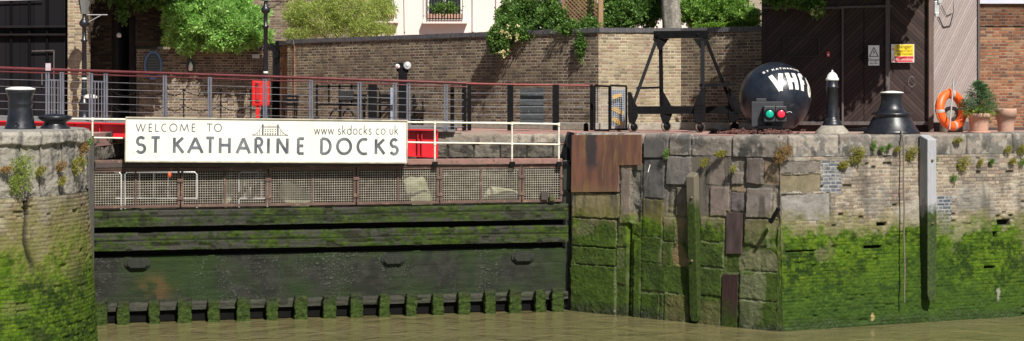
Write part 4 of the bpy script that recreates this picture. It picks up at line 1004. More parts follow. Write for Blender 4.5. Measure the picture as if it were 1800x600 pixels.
tot = sum(wds[c] + 1.3 for c in url); xx = 551.5; sc_ = 149.5 / tot; it = []
for c in url: it.append((c, xx, xx + wds[c] * sc_)); xx += (wds[c] + 1.3) * sc_
letters('web_address', it, lambda x: 219.6, lambda x: 237.2, 0, .018, M_letter2)
# bridge emblem
mb = MB(); pl = []
def q2(px, py): return (su_px(px), sv_py(py, px))
pl += [[q2(443, 238), q2(506, 238.4)], [q2(460, 224), q2(490, 224.2)], [q2(460, 221.8), q2(490, 222)]]
pl += [[q2(443 + 17 * t, 237 - 16 * t ** 2.2) for t in np.linspace(0, 1, 9)], [q2(506 - 17 * t, 237.4 - 16 * t ** 2.2) for t in np.linspace(0, 1, 9)]]
for px in (448, 452, 456): pl.append([q2(px, 237.5), q2(px, 237 - 16 * ((px - 443) / 17) ** 2.2)]); pl.append([q2(949 - px, 237.8), q2(949 - px, 237.4 - 16 * ((px - 443) / 17) ** 2.2)])
strokes(mb, pl, lambda u, v, h: sp_(u, v, .0255 + h), .010, .05)
strokes(mb, [[q2(461.5, 238), q2(461.5, 218.5)], [q2(488, 238), q2(488, 218.8)]], lambda u, v, h: sp_(u, v, .031 + h), .034, .05)
w2 = [];
for r_ in range(3):
    for c_ in range(5): x_ = 466 + c_ * 4.4; y_ = 227.5 + r_ * 3.6; w2.append([q2(x_, y_ + (1.0 if r_ < 2 else 3.0)), q2(x_, y_ - .6)])
strokes(mb, w2, lambda u, v, h: sp_(u, v, .0255 + h), .026, .05)
mb.build('bridge_emblem', M_letter2, sign)

# =================================================================== FOOTBRIDGE
br = thing('footbridge', (X(400, 38), 38, QZ), 'red girder footbridge with oxblood handrail and grey wire balustrade behind the welcome sign', 'footbridge')
DB = lambda px: 37.0 + .0004 * px
def bp(px, py, off=0.0): D = DB(px); return P(px, py, D) + Vector((0, off, 0))
def hr(px): return 119.5 + (px / 815) * 27.0                 # handrail height in the photo along the bridge
def dk(px): return 209.5 + (px / 815) * 19.5                 # deck edge
mb = MB(); pts = [bp(x, hr(x)) for x in range(-60, 830, 40)] ; mb.tube(pts, .036, 10); mb.build('handrail', M_hand, br)
mb = MB(); mb.tube([p + Vector((0, .02, -.085)) for p in pts], .018, 8); mb.build('lower_handrail', M_hand, br)
mb = MB()
v = [bp(-60, 212), bp(770, 229), bp(770, 276), bp(500, 262), bp(225, 241), bp(-60, 238)]
mb.prism(v, (0, .03, 0)); mb.build('girder', M_red, br)
mb = MB(); mb.bar(bp(-60, 212, -.07), bp(770, 229, -.07), .2, .03); mb.bar(bp(-60, 239, -.05), bp(225, 241.5, -.05), .16, .02); mb.bar(bp(225, 241.5, -.05), bp(500, 262.5, -.05), .16, .02); mb.bar(bp(500, 262.5, -.05), bp(770, 277, -.05), .16, .02)
mb.build('girder_flange', M_red, br)
for px in (60, 130, 177, 735, 742):
    mb = MB(); mb.bar(bp(px, dk(px) + 4, -.05), bp(px, 241 if px < 400 else 274, -.05), .09, .02, up=(1, 0, 0)); mb.build('stiffener', M_red, br)
mb = MB(); a_, b_ = bp(-60, 208.5), bp(800, 228.5); mb.prism([a_, b_, b_ + Vector((0, 1.9, .05)), a_ + Vector((0, 1.9, .05))], (0, 0, -.05)); mb.build('deck', worn('deck_grip', (.18, .17, .165), (.12, .115, .11), .8, 3), br)
PW = .065
for px in (84, 109, 160, 186, 290, 369, 466, 547, 632, 694, 718, 784):
    mb = MB(); 
    for o_ in (-.028, .028): mb.bar(bp(px, dk(px) + 3) + Vector((o_, 0, 0)), bp(px, hr(px) + 5) + Vector((o_, 0, 0)), .06, .036, up=(1, 0, 0))
    mb.box(bp(px, hr(px) + 5), (.10, .07, .02)); mb.build('post', M_post, br, bevel=.003)
for a_, b_ in ((84, 109), (160, 186)):
    mb = MB()
    for k in (.28, .5, .72): mb.bar(bp(a_ + (b_ - a_) * k, dk(a_) - 2), bp(a_ + (b_ - a_) * k, hr(a_) + 18), .02, .02, up=(1, 0, 0))
    mb.bar(bp(a_, hr(a_) + 18), bp(b_, hr(b_) + 18), .02, .02); mb.bar(bp(a_, dk(a_) - 3), bp(b_, dk(b_) - 3), .02, .02); mb.build('picket_panel', M_post, br)
for k, fr_ in enumerate((.22, .36, .50, .65, .80, .93)):
    mb = MB(); segs_ = [(-60, 84), (109, 160), (186, 290), (290, 369), (369, 466), (466, 547), (547, 632), (632, 694), (718, 784), (784, 815)]
    mb.tube([bp(x, hr(x) + (dk(x) - hr(x)) * fr_) for x in range(-60, 816, 25)], .0055, 6); mb.build('wire', M_wire, br)
# small notice on the first post
mb = MB(); mb.box(bp(86, 118, -.06), (.12, .012, .17)); tag(mb.build('notice', worn('faded_notice', (.5, .42, .45), (.36, .3, .34), .6, 9)), 'small pale notice fixed above the handrail beside the black boarded doors', 'notice')

# quayside railing right of the bridge
qr = thing('quay_railing', (X(900, 37.8), 37.8, QZ), 'red topped railing with thin wires and chunky black posts between bridge and mesh cage', 'railing')
def qp(px, py): return P(px, py, 37.55)
mb = MB(); mb.tube([qp(812, 147), qp(900, 149), qp(1046, 151)], .028, 8); mb.build('handrail', worn('faded_red_rail', (.22, .035, .022), (.15, .03, .025), .4, 5), qr)
for px, wd in ((795, .09), (816, .10), (825, .09), (897, .14), (977, .15), (1040, .08)):
    mb = MB(); mb.bar(qp(px, 229.5), qp(px, 149), .09, wd, up=(1, 0, 0)); mb.build('post', M_blackmatt, qr, bevel=.006)
for py in (164, 176, 188, 202, 216):
    mb = MB(); mb.tube([qp(825, py), qp(897, py), qp(1040, py)], .006, 6); mb.build('wire', M_wire, qr)
mb = MB(); mb.box(qp(935, 188) + Vector((0, .25, 0)), (.56, .03, .88)); tag(mb.build('slate_panel', worn('scuffed_black_panel', (.018, .02, .022), (.05, .055, .06), .5, 4, 0, .2, .01, stretch=(.6, 1, 3), c3=(.1, .11, .12), c3amt=.62)), 'scuffed black upright board standing behind the red topped railing against the brick wall', 'board')

# mesh cage
cg = thing('mesh_cage', (X(1071, 37.3), 37.3, QZ), 'black framed wire mesh cage with yellow striped panel beside the wheeled gantry', 'cage')
D_ = 37.0
def fpan(x0, x1, y0, y1, D0, D1, mesh=True):
    p = [P(x0, y0, D0), P(x1, y0 + 1, D1), P(x1, y1, D1), P(x0, y1, D0)]
    mb = MB()
    for a_, b_ in ((0, 1), (1, 2), (2, 3), (3, 0)): mb.bar(p[a_], p[b_], .045, .045, up=(0, 1, 0))
    mb.build('frame', M_blackmatt, cg, bevel=.004)
    mb = MB(); n = int((p[1] - p[0]).length / .05)
    for i in range(1, n): t = i / n; mb.bar(p[0].lerp(p[1], t), p[3].lerp(p[2], t), .006, .006)
    m_ = int((p[3] - p[0]).length / .05)
    for i in range(1, m_): t = i / m_; mb.bar(p[0].lerp(p[3], t), p[1].lerp(p[2], t), .006, .006)
    mb.build('wire_mesh', M_galv, cg)
fpan(1045, 1071, 151, 229, 37.2, 37.0); fpan(1073, 1101, 150.5, 228, 36.95, 37.1)
bk_ = MB(); bk_.box(P(1086, 190, 37.35), (.34, .02, .85)); bk_.build('back_panel', worn('blue_grey_sheet', (.16, .19, .25), (.1, .12, .16), .6, 4), cg)
mb = MB()
for (x0, y0_, x1, y1_) in ((1077, 172, 1093, 168), (1077, 190, 1096, 200), (1077, 208, 1096, 220)):
    a_, b_ = P(x0, y0_, 37.33), P(x1, y1_, 37.33); mb.bar(a_, b_, .006, .11, up=(0, 0, 1))
mb.build('hazard_stripe', worn('hazard_yellow', (.62, .36, .05), (.5, .28, .05), .5, 4), cg)

# =================================================================== BRICK WALLS AND BUILDINGS BEHIND
gw = thing('garden_wall', (0, 41, QZ), 'high brown brick wall topped with dark blue coping bricks behind the railings', 'brick wall')
W = [(X(505, 46.0), 46.0), (X(1052, 38.6), 38.6), (X(1197, 39.5), 39.5), (X(1345, 38.1), 38.1)]
ztops = [Z(77, 46), Z(57.5, 38.6), Z(58, 39.5), Z(55, 38.1)]
def walltop(a, b, za, zb):
    mb = MB(); a = Vector((a[0], a[1], za)); b = Vector((b[0], b[1], zb)); d = (b - a); L = d.length; d.normalize(); nrm = Vector((d.y, -d.x, 0)).normalized(); n = int(L / .078); up = nrm.cross(d); 
    if up.z < 0: up = -up
    for i in range(n):
        c = a + d * (L * (i + .5) / n) - nrm * .14 + up * .06
        mb.box(c, (L / n - .010, .36 + random.uniform(-.008, .008), .115 + random.uniform(-.006, .006)), (d, nrm, up))
    c = (a + b) / 2 - nrm * .14 + up * .05; mb.box(c, (L, .34, .10), (d, nrm, up)); return mb
uacc = 0
for k in range(3):
    mb = MB(); a, b = W[k], W[k + 1]; mb.wall(a, b, QZ - .1, (ztops[k], ztops[k + 1]), .33, uacc); uacc += math.dist(a, b)
    mb.build('brickwork', M_brick if k != 1 else M_brickyel, gw)
    walltop(a, b, ztops[k], ztops[k + 1]).build('coping', M_coping, gw)
# rough plinth at the foot
for k in (0, 1, 2):
    a, b = Vector((*W[k], 0)), Vector((*W[k + 1], 0)); d = (b - a).normalized(); nr = Vector((d.y, -d.x, 0)); mb = MB()
    mb.bar(a + nr * .05 + Vector((0, 0, QZ + .09)), b + nr * .05 + Vector((0, 0, QZ + .09)), .14, .19); mb.build('plinth', M_conc, gw, bevel=.02)
# wall under the big bush
g2 = thing('brick_wall', (X(350, 46.5), 46.5, QZ), 'shaded brick wall under the round bush carrying the blue oval plaque', 'brick wall')
mb = MB(); mb.wall((X(240, 45.6), 45.6), (X(468, 46.5), 46.5), QZ - .1, Z(88, 46.5), .35); mb.build('brickwork', M_brick, g2)
walltop((X(300, 45.84), 45.84), (X(468, 46.5), 46.5), Z(88, 46.5), Z(88, 46.5)).build('coping', M_coping, g2)
mb = MB(); mb.wall((X(468, 46.5), 46.5), (X(468, 46.5) + .05, 49.5), QZ - .1, Z(88, 46.5), .2); mb.build('return_wall', M_brick, g2)
g3 = thing('brick_pier', (X(500, 46.1), 46.1, QZ), 'narrow reddish brick pier at the left end of the high garden wall', 'pier')
mb = MB(); mb.wall((X(492, 46.6), 46.6), (X(517, 45.75), 45.75), QZ - .1, Z(79, 46), .4); mb.build('brickwork', brick_mat('reddish_pier_brick', BR_RED, (.3, .25, .19)), g3)
walltop((X(492, 46.6), 46.6), (X(517, 45.75), 45.75), Z(79, 46), Z(79, 46)).build('coping', M_coping, g3)

# black boarded building on the left
bb = thing('black_warehouse', (X(40, 44.3), 44.3, QZ), 'black boarded warehouse front with tall dark doors at the left edge', 'building')
mb = MB(); mb.wall((X(-260, 44.2), 44.2), (X(117, 44.2), 44.2), QZ - .1, 9.5, .4, .15); mb.build('boarding', M_blackdoor, bb)
mb = MB(); D_ = 44.1
mb.bar(P(-260, 49, D_), P(116, 47, D_), .12, .06); mb.bar(P(-260, 62, D_), P(116, 61, D_), .12, .05); mb.build('cross_beam', worn('black_timber', (.008, .007, .008), (.014, .012, .012), .75, 4, spec=.15), bb, bevel=.008)
mb = MB(); mb.bar(P(-260, 9, D_), P(75, -1, D_), .03, .02); mb.build('conduit', M_galv, bb)
mb = MB()
for x_ in (20, 52, 83): mb.bar(P(x_, 228, D_ + .04), P(x_, -60, D_ + .04), .05, .05, up=(1, 0, 0))
mb.build('batten', M_blackdoor, bb)
mb = MB()
for a_, b_ in (((56, 90), (95, 89)), ((95, 89), (94, 228)), ((74, 128), (74, 150)),): mb.bar(P(a_[0], a_[1], D_ + .02), P(b_[0], b_[1], D_ + .02), .03, .03, up=(0, 1, 0))
mb.build('door_frame', M_shedtrim, bb)
pr = thing('gate_pier', (X(132, 43.9), 43.9, QZ), 'sunlit yellow brick pier between the black boarded doors and the dark passage', 'pier')
mb = MB(); mb.wall((X(119, 43.8), 43.8), (X(147, 43.8), 43.8), QZ - .1, 9.5, .7); mb.build('brickwork', M_brickyel, pr)
# passage building
pb = thing('passage_building', (X(195, 47), 47, QZ), 'dark brick building with a deep unlit passage beside the yellow brick pier', 'building')
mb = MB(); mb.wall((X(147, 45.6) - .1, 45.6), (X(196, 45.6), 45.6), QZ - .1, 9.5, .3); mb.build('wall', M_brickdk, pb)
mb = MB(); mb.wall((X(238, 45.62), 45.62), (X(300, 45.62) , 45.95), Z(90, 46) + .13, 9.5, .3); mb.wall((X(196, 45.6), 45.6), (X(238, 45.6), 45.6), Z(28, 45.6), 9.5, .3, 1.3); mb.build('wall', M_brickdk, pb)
mb = MB(); mb.wall((X(190, 49), 49.5), (X(245, 49), 49.5), QZ - .1, 9, .2); mb.wall((X(196, 45.9), 49.5), (X(196, 45.9), 45.9), QZ - .1, 9, .2); mb.wall((X(239, 45.9), 45.9), (X(239, 45.9), 49.5), QZ - .1, 9, .2); mb.build('passage_lining', worn('dark_passage_wall', (.012, .011, .011), (.02, .018, .018), .9, 3), pb)  # near-black colour stands in for the deep shade of the passage
mb = MB(); mb.box((X(218, 47.7), 47.7, Z(20, 45.6) + .3), (1.2, 4, .1)); mb.build('passage_ceiling', M_darkbeam, pb)
mb = MB(); mb.lathe([(.05, 0), (.07, .03), (.07, .09), (.03, .13)], P(209, 66, 45.4), 14); tag(mb.build('wall_lamp', M_white), 'small round white lamp in the mouth of the dark passage', 'lamp')
# brick building behind, white house
hb = thing('brick_house', (X(560, 52), 52, QZ), 'brown brick house rising behind the golden bush', 'house')
mb = MB(); mb.wall((X(285, 50.6), 50.6), (X(662, 50.6), 50.6), QZ - .1, 13, .4); mb.build('wall', brick_mat('soft_brown_brick', [tuple(q * 1.1 for q in c) for c in BR_STOCK], (.34, .3, .23)), hb)
mb = MB(); mb.wall((X(462, 47.6), 47.6), (X(500, 47.6), 47.6), QZ, Z(72, 47.6), .1); mb.build('door', M_blackdoor, hb)
mb = MB(); mb.bar(P(640, -30, 50.5), P(700, -30, 50.5), .2, .1); mb.build('roof_trim', M_conc, hb)
wh = thing('cream_house', (X(800, 51), 51, QZ), 'cream rendered house with barred windows above the garden wall', 'house')
D_ = 50.9
mb = MB(); mb.wall((X(620, 50.3), D_), (X(1330, D_), D_), QZ - .1, 14, .4); mb.build('wall', M_render, wh)
mb = MB(); mb.wall((X(1218, 50.6), 50.6), (X(1420, 50.6), 50.6), QZ - .1, 14, .2); tag(mb.build('brick_gable', brick_mat('pale_brick', [(.4, .33, .24), (.34, .27, .2), (.45, .38, .28), (.3, .24, .18)], (.5, .46, .4))), 'pale brick house end showing behind the hedge above the garden wall', 'house')
for (x0, x1, yb, yt) in ((751, 813, 34, -75), (655, 692, 33, -75)):
    w_ = MB(); w_.box((P(x0, yb, D_ - .02) + P(x1, yt, D_ - .02)) / 2, ((x1 - x0) * D_ / F, .05, (yb - yt) * D_ / F)); win = w_.build('window', M_glass, wh)
    mb = MB()
    for x_ in (x0 + 2, (x0 + x1) / 2, x1 - 2): mb.bar(P(x_, yb, D_ - .06), P(x_, yt, D_ - .06), .04, .05, up=(1, 0, 0))
    fr = mb.build('window_frame', M_white, win)
    mb = MB(); mb.box(P((x0 + x1) / 2, yb + 4.5, D_ - .12), ((x1 - x0 + 16) * D_ / F, .3, .13)); mb.build('sill', M_render, win, bevel=.01)
    gg = thing('window_guard', P((x0 + x1) / 2, yb, D_ - .3), 'black barred window guard on the ' + ('right hand' if x0 > 700 else 'left hand') + ' window of the cream house', 'window guard')
    mb = MB()
    for i in range(13): x_ = x0 + (x1 - x0) * i / 12; mb.bar(P(x_, yb + 1, D_ - .32), P(x_, yb - 62, D_ - .32), .016, .016, up=(1, 0, 0))
    for y_ in (yb - 1, yb - 16): mb.bar(P(x0, y_, D_ - .32), P(x1, y_, D_ - .32), .02, .02)
    mb.build('bars', M_blackmatt, gg)
    bx = thing('window_box', P((x0 + x1) / 2, yb, D_ - .2), 'terracotta window box of green plants in the ' + ('right hand' if x0 > 700 else 'left hand') + ' window of the cream house', 'window box')
    mb = MB()
    for i in range(4): mb.box(P(x0 + (x1 - x0) * (i + .5) / 4, yb - 5, D_ - .2), ((x1 - x0) / 4.3 * D_ / F, .16, .15))
    mb.build('trough', M_terra, bx, bevel=.01)
    c_ = P((x0 + x1) / 2, yb - 18, D_ - .2); cs, ds, ts = clumps([(c_.x, c_.y, c_.z, .5, .12, .2, 300)], 3, .04); n = len(cs)
    leaves('plants', L_mid, bx, cs, ds, RNG.uniform(.05, .1, n), RNG.uniform(.025, .04, n), ts)
mb = MB(); mb.bar(P(712, 56, D_ - .05), P(710, -100, D_ - .05), .03, .03, up=(1, 0, 0)); mb.bar(P(832, 56, D_ - .05), P(832, -100, D_ - .05), .05, .05, up=(1, 0, 0)); mb.bar(P(873, 56, D_ - .05), P(873, -100, D_ - .05), .04, .04, up=(1, 0, 0)); mb.build('downpipe', M_render, wh)

# =================================================================== SHED
sh = thing('timber_shed', (8, 38, QZ), 'dark brown shed clad in diagonal boards with a double door on the quay', 'shed')
a, b, c = (X(1339, 37.5), 37.5), (X(1636, 37.0), 37.0), (X(1719, 38.7), 38.7)
ZS = 8.6
def seg(pxa, pxb, mat, name, uoff=0, z0=QZ - .02, z1=ZS, off=0):
    A_, B_ = Vector((*a, 0)), Vector((*b, 0)); d = (B_ - A_).normalized(); ua, ub = ray_u(A_, B_, pxa), ray_u(A_, B_, pxb); nr = Vector((d.y, -d.x, 0)) * off
    p, q = A_ + d * ua + nr, A_ + d * ub + nr; mb = MB(); mb.wall((p.x, p.y), (q.x, q.y), z0, z1, .12, uoff); return mb.build(name, mat, sh)
seg(1339, 1480, M_shed_r1, 'cladding'); seg(1563, 1636, M_shed_r2, 'cladding')
seg(1480, 1518, M_shed_r1, 'door', 0, QZ + .12, Z(14, 37.2), .02); seg(1519, 1560, M_shed_r1, 'door', .3, QZ + .12, Z(14, 37.2), .02)
seg(1480, 1563, M_shed_r1, 'cladding', 0, Z(14, 37.2), ZS); seg(1482, 1560, M_darkbeam, 'door_backing', 0, QZ + .1, Z(14, 37.2), -.10)  # dark backing added to block light through the door gap
mb = MB(); mb.wall(b, c, QZ - .02, ZS, .12); mb.build('side_cladding', M_shed_l, sh)
def sbar(x0, y0_, x1, y1_, wd, th=.05, D=36.98, mat=M_shedtrim, name='trim'):
    mb = MB(); Dx = lambda x: 37.5 - (x - 1339) / (1636 - 1339) * .5 - .05
    mb.bar(P(x0, y0_, Dx(x0)), P(x1, y1_, Dx(x1)), wd if abs(x1 - x0) < 3 else th, th if abs(x1 - x0) < 3 else wd, up=(0, 1, 0)); return mb.build(name, mat, sh, bevel=.004)
sbar(1481, 228, 1481, 14, .045); sbar(1560, 218, 1560, 0, .10, .08); sbar(1473, 13, 1568, 11, .06); sbar(1340, 217, 1636, 217, .14, .08)
sbar(1479, 14, 1340, 14, .03); M_vent = worn('dark_hatch_trim', (.03, .022, .021), (.022, .016, .015), .8, 5)
sbar(1378, 66, 1440, 66, .02, .03, mat=M_vent); sbar(1378, 100, 1440, 99, .03, .03, mat=M_vent); sbar(1378, 100, 1378, 66, .03, .02, mat=M_vent); sbar(1440, 66, 1440, 99, .03, .02, mat=M_vent)
mb = MB(); mb.bar((b[0] - .02, b[1] - .06, QZ), (b[0] - .02, b[1] - .06, ZS), .13, .12, up=(1, 0, 0)); mb.build('corner_post', worn('corner_post_brown', (.14, .085, .07), (.09, .06, .05), .7, 5, stretch=(3, 3, .5)), sh, bevel=.01)
mb = MB(); mb.bar((c[0], c[1] - .05, QZ), (c[0], c[1] - .05, ZS), .06, .05, up=(1, 0, 0)); mb.build('corner_post', M_shedtrim, sh)
mb = MB(); mb.bar((b[0] + .06, b[1] - .02, QZ + .12), (c[0], c[1] - .06, QZ + .12), .06, .2); mb.build('base_board', M_shedtrim, sh)
mb = MB(); mb.prism([(a[0] - .3, a[1] - .35, ZS), (b[0] + .2, b[1] - .4, ZS), (c[0] + .4, c[1] - .2, ZS), (c[0], 43, ZS + .6), (8.2, 43, ZS + .6), (7.3, 41, ZS + .4)], (0, 0, .12)); mb.build('roof', M_darkbeam, sh)
mb = MB(); mb.wall((7.5, 41), a, QZ, ZS, .1); mb.build('side_cladding', M_shed_r1, sh)
mb = MB(); mb.tube([P(1517, 93, 37.0), P(1517, 110, 37.0)], .015, 6); mb.box(P(1517, 101, 37.1), (.05, .05, .1)); mb.build('door_bolt', M_blackmatt, sh)
# cable loops on the shed
mb = MB(); mb.tube([P(1603 + 6 * math.cos(t), 144 + 9 * math.sin(t), 36.95) for t in np.linspace(.2, 5.6, 20)], .005, 6); tag(mb.build('cable_loop', M_wire), 'thin grey cable loop hanging on the dark shed boards above the lifebuoy', 'cable')
mb = MB(); mb.tube([P(1647, 3, 37.15), P(1650, 30, 37.2), P(1658, 48, 37.4), P(1670, 46, 37.65), P(1676, 20, 37.8), P(1675, 0, 37.8)], .012, 6); mb.tube([P(1655, 10, 37.3), P(1664, 28, 37.5), P(1673, 24, 37.7)], .008, 6); tag(mb.build('cable_loop', M_blackmatt), 'black cable drooping across the pale shed side near the roof', 'cable')
mb = MB(); mb.box(P(1646, 14, 36.95), (.11, .1, .3)); mb.box(P(1652, 2, 36.9), (.09, .08, .1)); mb.box(P(1647, 26, 36.92), (.08, .06, .1)); tag(mb.build('junction_box', M_galv, bevel=.006), 'grey junction box on the shed corner post near the top', 'junction box')
# orange brick building
ob = thing('orange_brick_building', (13, 39, QZ), 'orange brick building with pale fascia band at the right edge', 'building')
zt = Z(7, 38.75)
mb = MB(); mb.wall((X(1719, 38.75), 38.75), (X(2700, 38.75), 38.75), QZ - .1, zt, .3); mb.build('wall', M_brickred, ob)
mb = MB(); mb.box((X(2210, 38.6), 38.82, zt + .5), (X(2700, 38.6) - X(1720, 38.6), .35, 1.0)); mb.build('fascia', worn('pale_blue_fascia', (.55, .57, .65), (.48, .5, .58), .6, 2), ob)
mb = MB(); mb.wall((X(1719, 38.72), 38.72), (X(2700, 38.72), 38.72), Z(46, 38.72), zt, .02); mb.build('upper_band', brick_mat('dark_orange_brick', [tuple(q * .6 for q in c) for c in BR_RED], (.22, .17, .13)), ob)
mb = MB(); mb.bar((X(1719, 38.65), 38.68, QZ + .035), (X(2700, 38.65), 38.68, QZ + .035), .1, .07); mb.build('kerb', M_darkbeam, ob)

# danger signs
def flat_ax(p0, p1):
    d = (Vector(p1) - Vector(p0)); d.z = 0; d.normalize(); n_ = Vector((d.y, -d.x, 0)); return d, Vector((0, 0, 1)), n_
ax = flat_ax((*a, 0), (*b, 0))
M_wsign = worn('white_sign_plate', (.78, .78, .76), (.7, .7, .68), .35, 5, 0, .02, .002); M_ink = worn('black_sign_ink', (.012, .012, .012), (.02, .02, .02), .5, 5)
M_ysign = worn('yellow_sign', (.80, .58, .02), (.72, .5, .02), .35, 5, 0, .02, .002); M_rsign = worn('red_sign', (.62, .03, .04), (.52, .03, .04), .35, 5, 0, .02, .002)
D_ = 36.96
def splate(par, name, x0, x1, y0, y1, D, mat, th=.004):
    mb = MB(); c_ = (P(x0, y0, D) + P(x1, y1, D)) / 2; mb.box(c_, ((x1 - x0) * D / F, th, (y1 - y0) * D / F), (ax[0], ax[2], ax[1])); return mb.build(name, mat, par)
d1 = thing('electrical_warning_sign', P(1536, 97, D_), 'white electrical danger sign with black lightning triangle on the shed door', 'sign')
splate(d1, 'plate', 1526.5, 1545.5, 80, 115.5, D_, M_wsign)
mb = MB(); c_ = P(1536, 92, D_ - .004); s_ = D_ / F
def lp(x, y): return c_ + ax[0] * (x * s_) + ax[1] * (y * s_)
mb.prism([lp(-8.5, -8), lp(8.5, -8), lp(0, 9.5)], ax[2] * .002); mb.build('triangle', M_ink, d1)
c_ = P(1536, 92, D_ - .007); mb = MB(); mb.prism([lp(-6.2, -6.7), lp(6.2, -6.7), lp(0, 6.6)], ax[2] * .002); mb.build('triangle_field', M_wsign, d1)
c_ = P(1536, 92, D_ - .0095); mb = MB(); mb.prism([lp(1.2, 4.5), lp(-1.8, -.6), lp(.3, -.2), lp(-1.2, -5.6), lp(2.4, .8), lp(.2, .5)], ax[2] * .002); mb.build('lightning_bolt', M_ink, d1)
axr = (ax[0], ax[1], ax[2])
font_text('lettering', 'Danger', .088, M_ink, d1, P(1536, 105.5, D_ - .006), axr); font_text('lettering', 'High voltage', .036, M_ink, d1, P(1536, 111.5, D_ - .006), axr)
d2 = thing('no_smoking_sign', P(1588, 94, D_), 'yellow and red danger no smoking sign on the shed front', 'sign')
splate(d2, 'plate', 1567, 1606.5, 78, 110, D_, M_wsign); splate(d2, 'yellow_field', 1572.5, 1605.5, 78.5, 99, D_ - .004, M_ysign); splate(d2, 'red_field', 1572.5, 1605.5, 99.4, 109.4, D_ - .004, M_rsign)
font_text('lettering', 'Danger', .115, M_ink, d2, P(1589, 82.6, D_ - .008), axr); font_text('lettering', 'Petroleum Spirit', .055, M_ink, d2, P(1589, 89.5, D_ - .008), axr)
font_text('lettering', 'Highly Flammable', .055, M_ink, d2, P(1589, 95.2, D_ - .008), axr); font_text('lettering', 'No smoking', .088, M_wsign, d2, P(1589, 104.6, D_ - .008), axr)
mb = MB(); 
for yy in (86, 105): mb.prism([P(1568.2, yy + 2, D_ - .006), P(1571.6, yy + 2, D_ - .006), P(1569.9, yy - 2, D_ - .006)], (0, -.002, 0))
mb.build('side_symbols', M_rsign, d2)
mb = MB(); mb.box(P(1456, 95.5, 37.2), (.07, .008, .12), (ax[0], ax[2], ax[1])); mb.build
d3 = thing('small_red_notice', P(1456, 95.5, 37.2), 'tiny red and white notice on the dark shed above the white capped bollard', 'notice')
mb.build('plate', M_rsign, d3); mb = MB(); mb.lathe([(.02, 0), (.02, .004)], P(1456, 96.5, 37.19), 12, (0, -1, 0)); mb.build('symbol', M_wsign, d3)

# =================================================================== QUAY OBJECTS
def bollard_left():
    D = 30.2; x, y = X(36, D), D; k = D / F; zb = ZT + .01
    r = thing('mooring_bollard', (x, y, zb), 'tall black mooring bollard with white cap on the round wall end', 'bollard')
    mb = MB(); pr_ = [(27 * k, 0), (26.5 * k, 3 * k), (24 * k, 9 * k), (21.5 * k, 25 * k), (20.5 * k, 36 * k), (20 * k, 40 * k), (21.5 * k, 42 * k), (21.2 * k, 44 * k), (20.5 * k, 52 * k), (23 * k, 60 * k), (25 * k, 66 * k), (24.5 * k, 68 * k)]
    mb.lathe(pr_, (x, y, zb), 40); mb.build('body', M_black, r)
    mb = MB(); mb.lathe([(24.5 * k, 67.8 * k), (25.8 * k, 69 * k), (25 * k, 71 * k), (15 * k, 73.3 * k), (0, 74 * k)], (x, y, zb), 40); mb.build('cap', M_white, r)
    mb = MB(); mb.lathe([(4.5 * k, 0), (4.5 * k, .015), (3 * k, .02), (3 * k, .0)], (x + .015, y - .262, zb + 7 * k), 16, (0, -1, .15)); mb.build('boss', M_black, r)
bollard_left()
D = 30.6; k = D / F; x, y = X(97, D), D; zb = ZT + .01
r = thing('low_bollard', (x, y, zb), 'squat black mushroom bollard beside the tall white capped bollard on the round wall', 'bollard')
mb = MB(); mb.lathe([(26 * k, 0), (25 * k, 2 * k), (20 * k, 6 * k), (19 * k, 11 * k), (26 * k, 15 * k), (30 * k, 19 * k), (28 * k, 22 * k), (12 * k, 25 * k), (0, 26 * k)], (x, y, zb), 40); mb.build('body', M_black, r)
# white topped bollard across the lock
D = 41.5; k = D / F; x, y = X(159, D), D
r = thing('white_topped_bollard', (x, y, QZ), 'black bollard with white top seen through the bridge wires beside the lamp post', 'bollard')
mb = MB(); mb.lathe([(10 * k, 0), (9 * k, 10 * k), (7 * k, 22 * k), (7 * k, 47 * k), (11 * k, 52 * k)], (x, y, QZ), 24); mb.build('body', M_black, r)
mb = MB(); mb.lathe([(11 * k, 52 * k), (12.5 * k, 54 * k), (9 * k, 58 * k), (0, 60 * k)], (x, y, QZ), 24); mb.build('cap', M_white, r)

# sphere buoy
D = 35.6; c0 = P(1362, 172.5, D); rs = 62.5 * D / F; c0.z = QZ + rs
M_buoy = worn('black_buoy_paint', (.007, .009, .015), (.016, .02, .03), .25, 3, 0, .35, .012, r2=.42, c3=(.045, .05, .06), c3amt=.64)
r = thing('spherical_buoy', (c0.x, c0.y, QZ), 'big black spherical buoy lettered VHF 80 standing on the quay', 'buoy')
mb = MB(); mb.lathe([(rs * math.sin(R(t)), -rs * math.cos(R(t))) for t in np.linspace(0, 180, 49)], c0, 80); mb.build('sphere', M_buoy, r)
mb = MB(); mb.lathe([(rs * .42, 0), (rs * .42, .03), (rs * .3, .07)], (c0.x, c0.y, QZ), 24); mb.build('foot_ring', M_rust, r)
axn = Vector((-.20, .557, .805)).normalized()
def sph(lon, lat, h):
    # lon 0 = towards camera direction projected
    e1 = Vector((0, -1, 0)); e1 = (e1 - axn * e1.dot(axn)).normalized(); e2 = axn.cross(e1)
    if e2.x < 0: e2 = -e2
    d = (e1 * math.cos(lon) + e2 * math.sin(lon)) * math.cos(lat) + axn * math.sin(lat); return c0 + d * (rs + h)
mb = MB(); items = [('V', -.16, .26), ('H', .31, .66), ('F', .73, 1.01), ('8', 1.07, 1.38), ('0', 1.45, 1.77)]
strokes(mb, word(items, -.46, .64, .06), sph, .125, .05, .004, .0004); mb.build('large_lettering', M_white, r)
mb = MB(); xx = -.28; it = []
for ch in 'ST KATHARINE':
    if ch != ' ': it.append((ch, xx, xx + (.02 if ch == 'I' else .085)))
    xx += .05 if ch in ' I' else .115
strokes(mb, word(it, .27, .085, .008), sph, .02, .03, .004, .0004); mb.build('small_lettering', M_white, r)

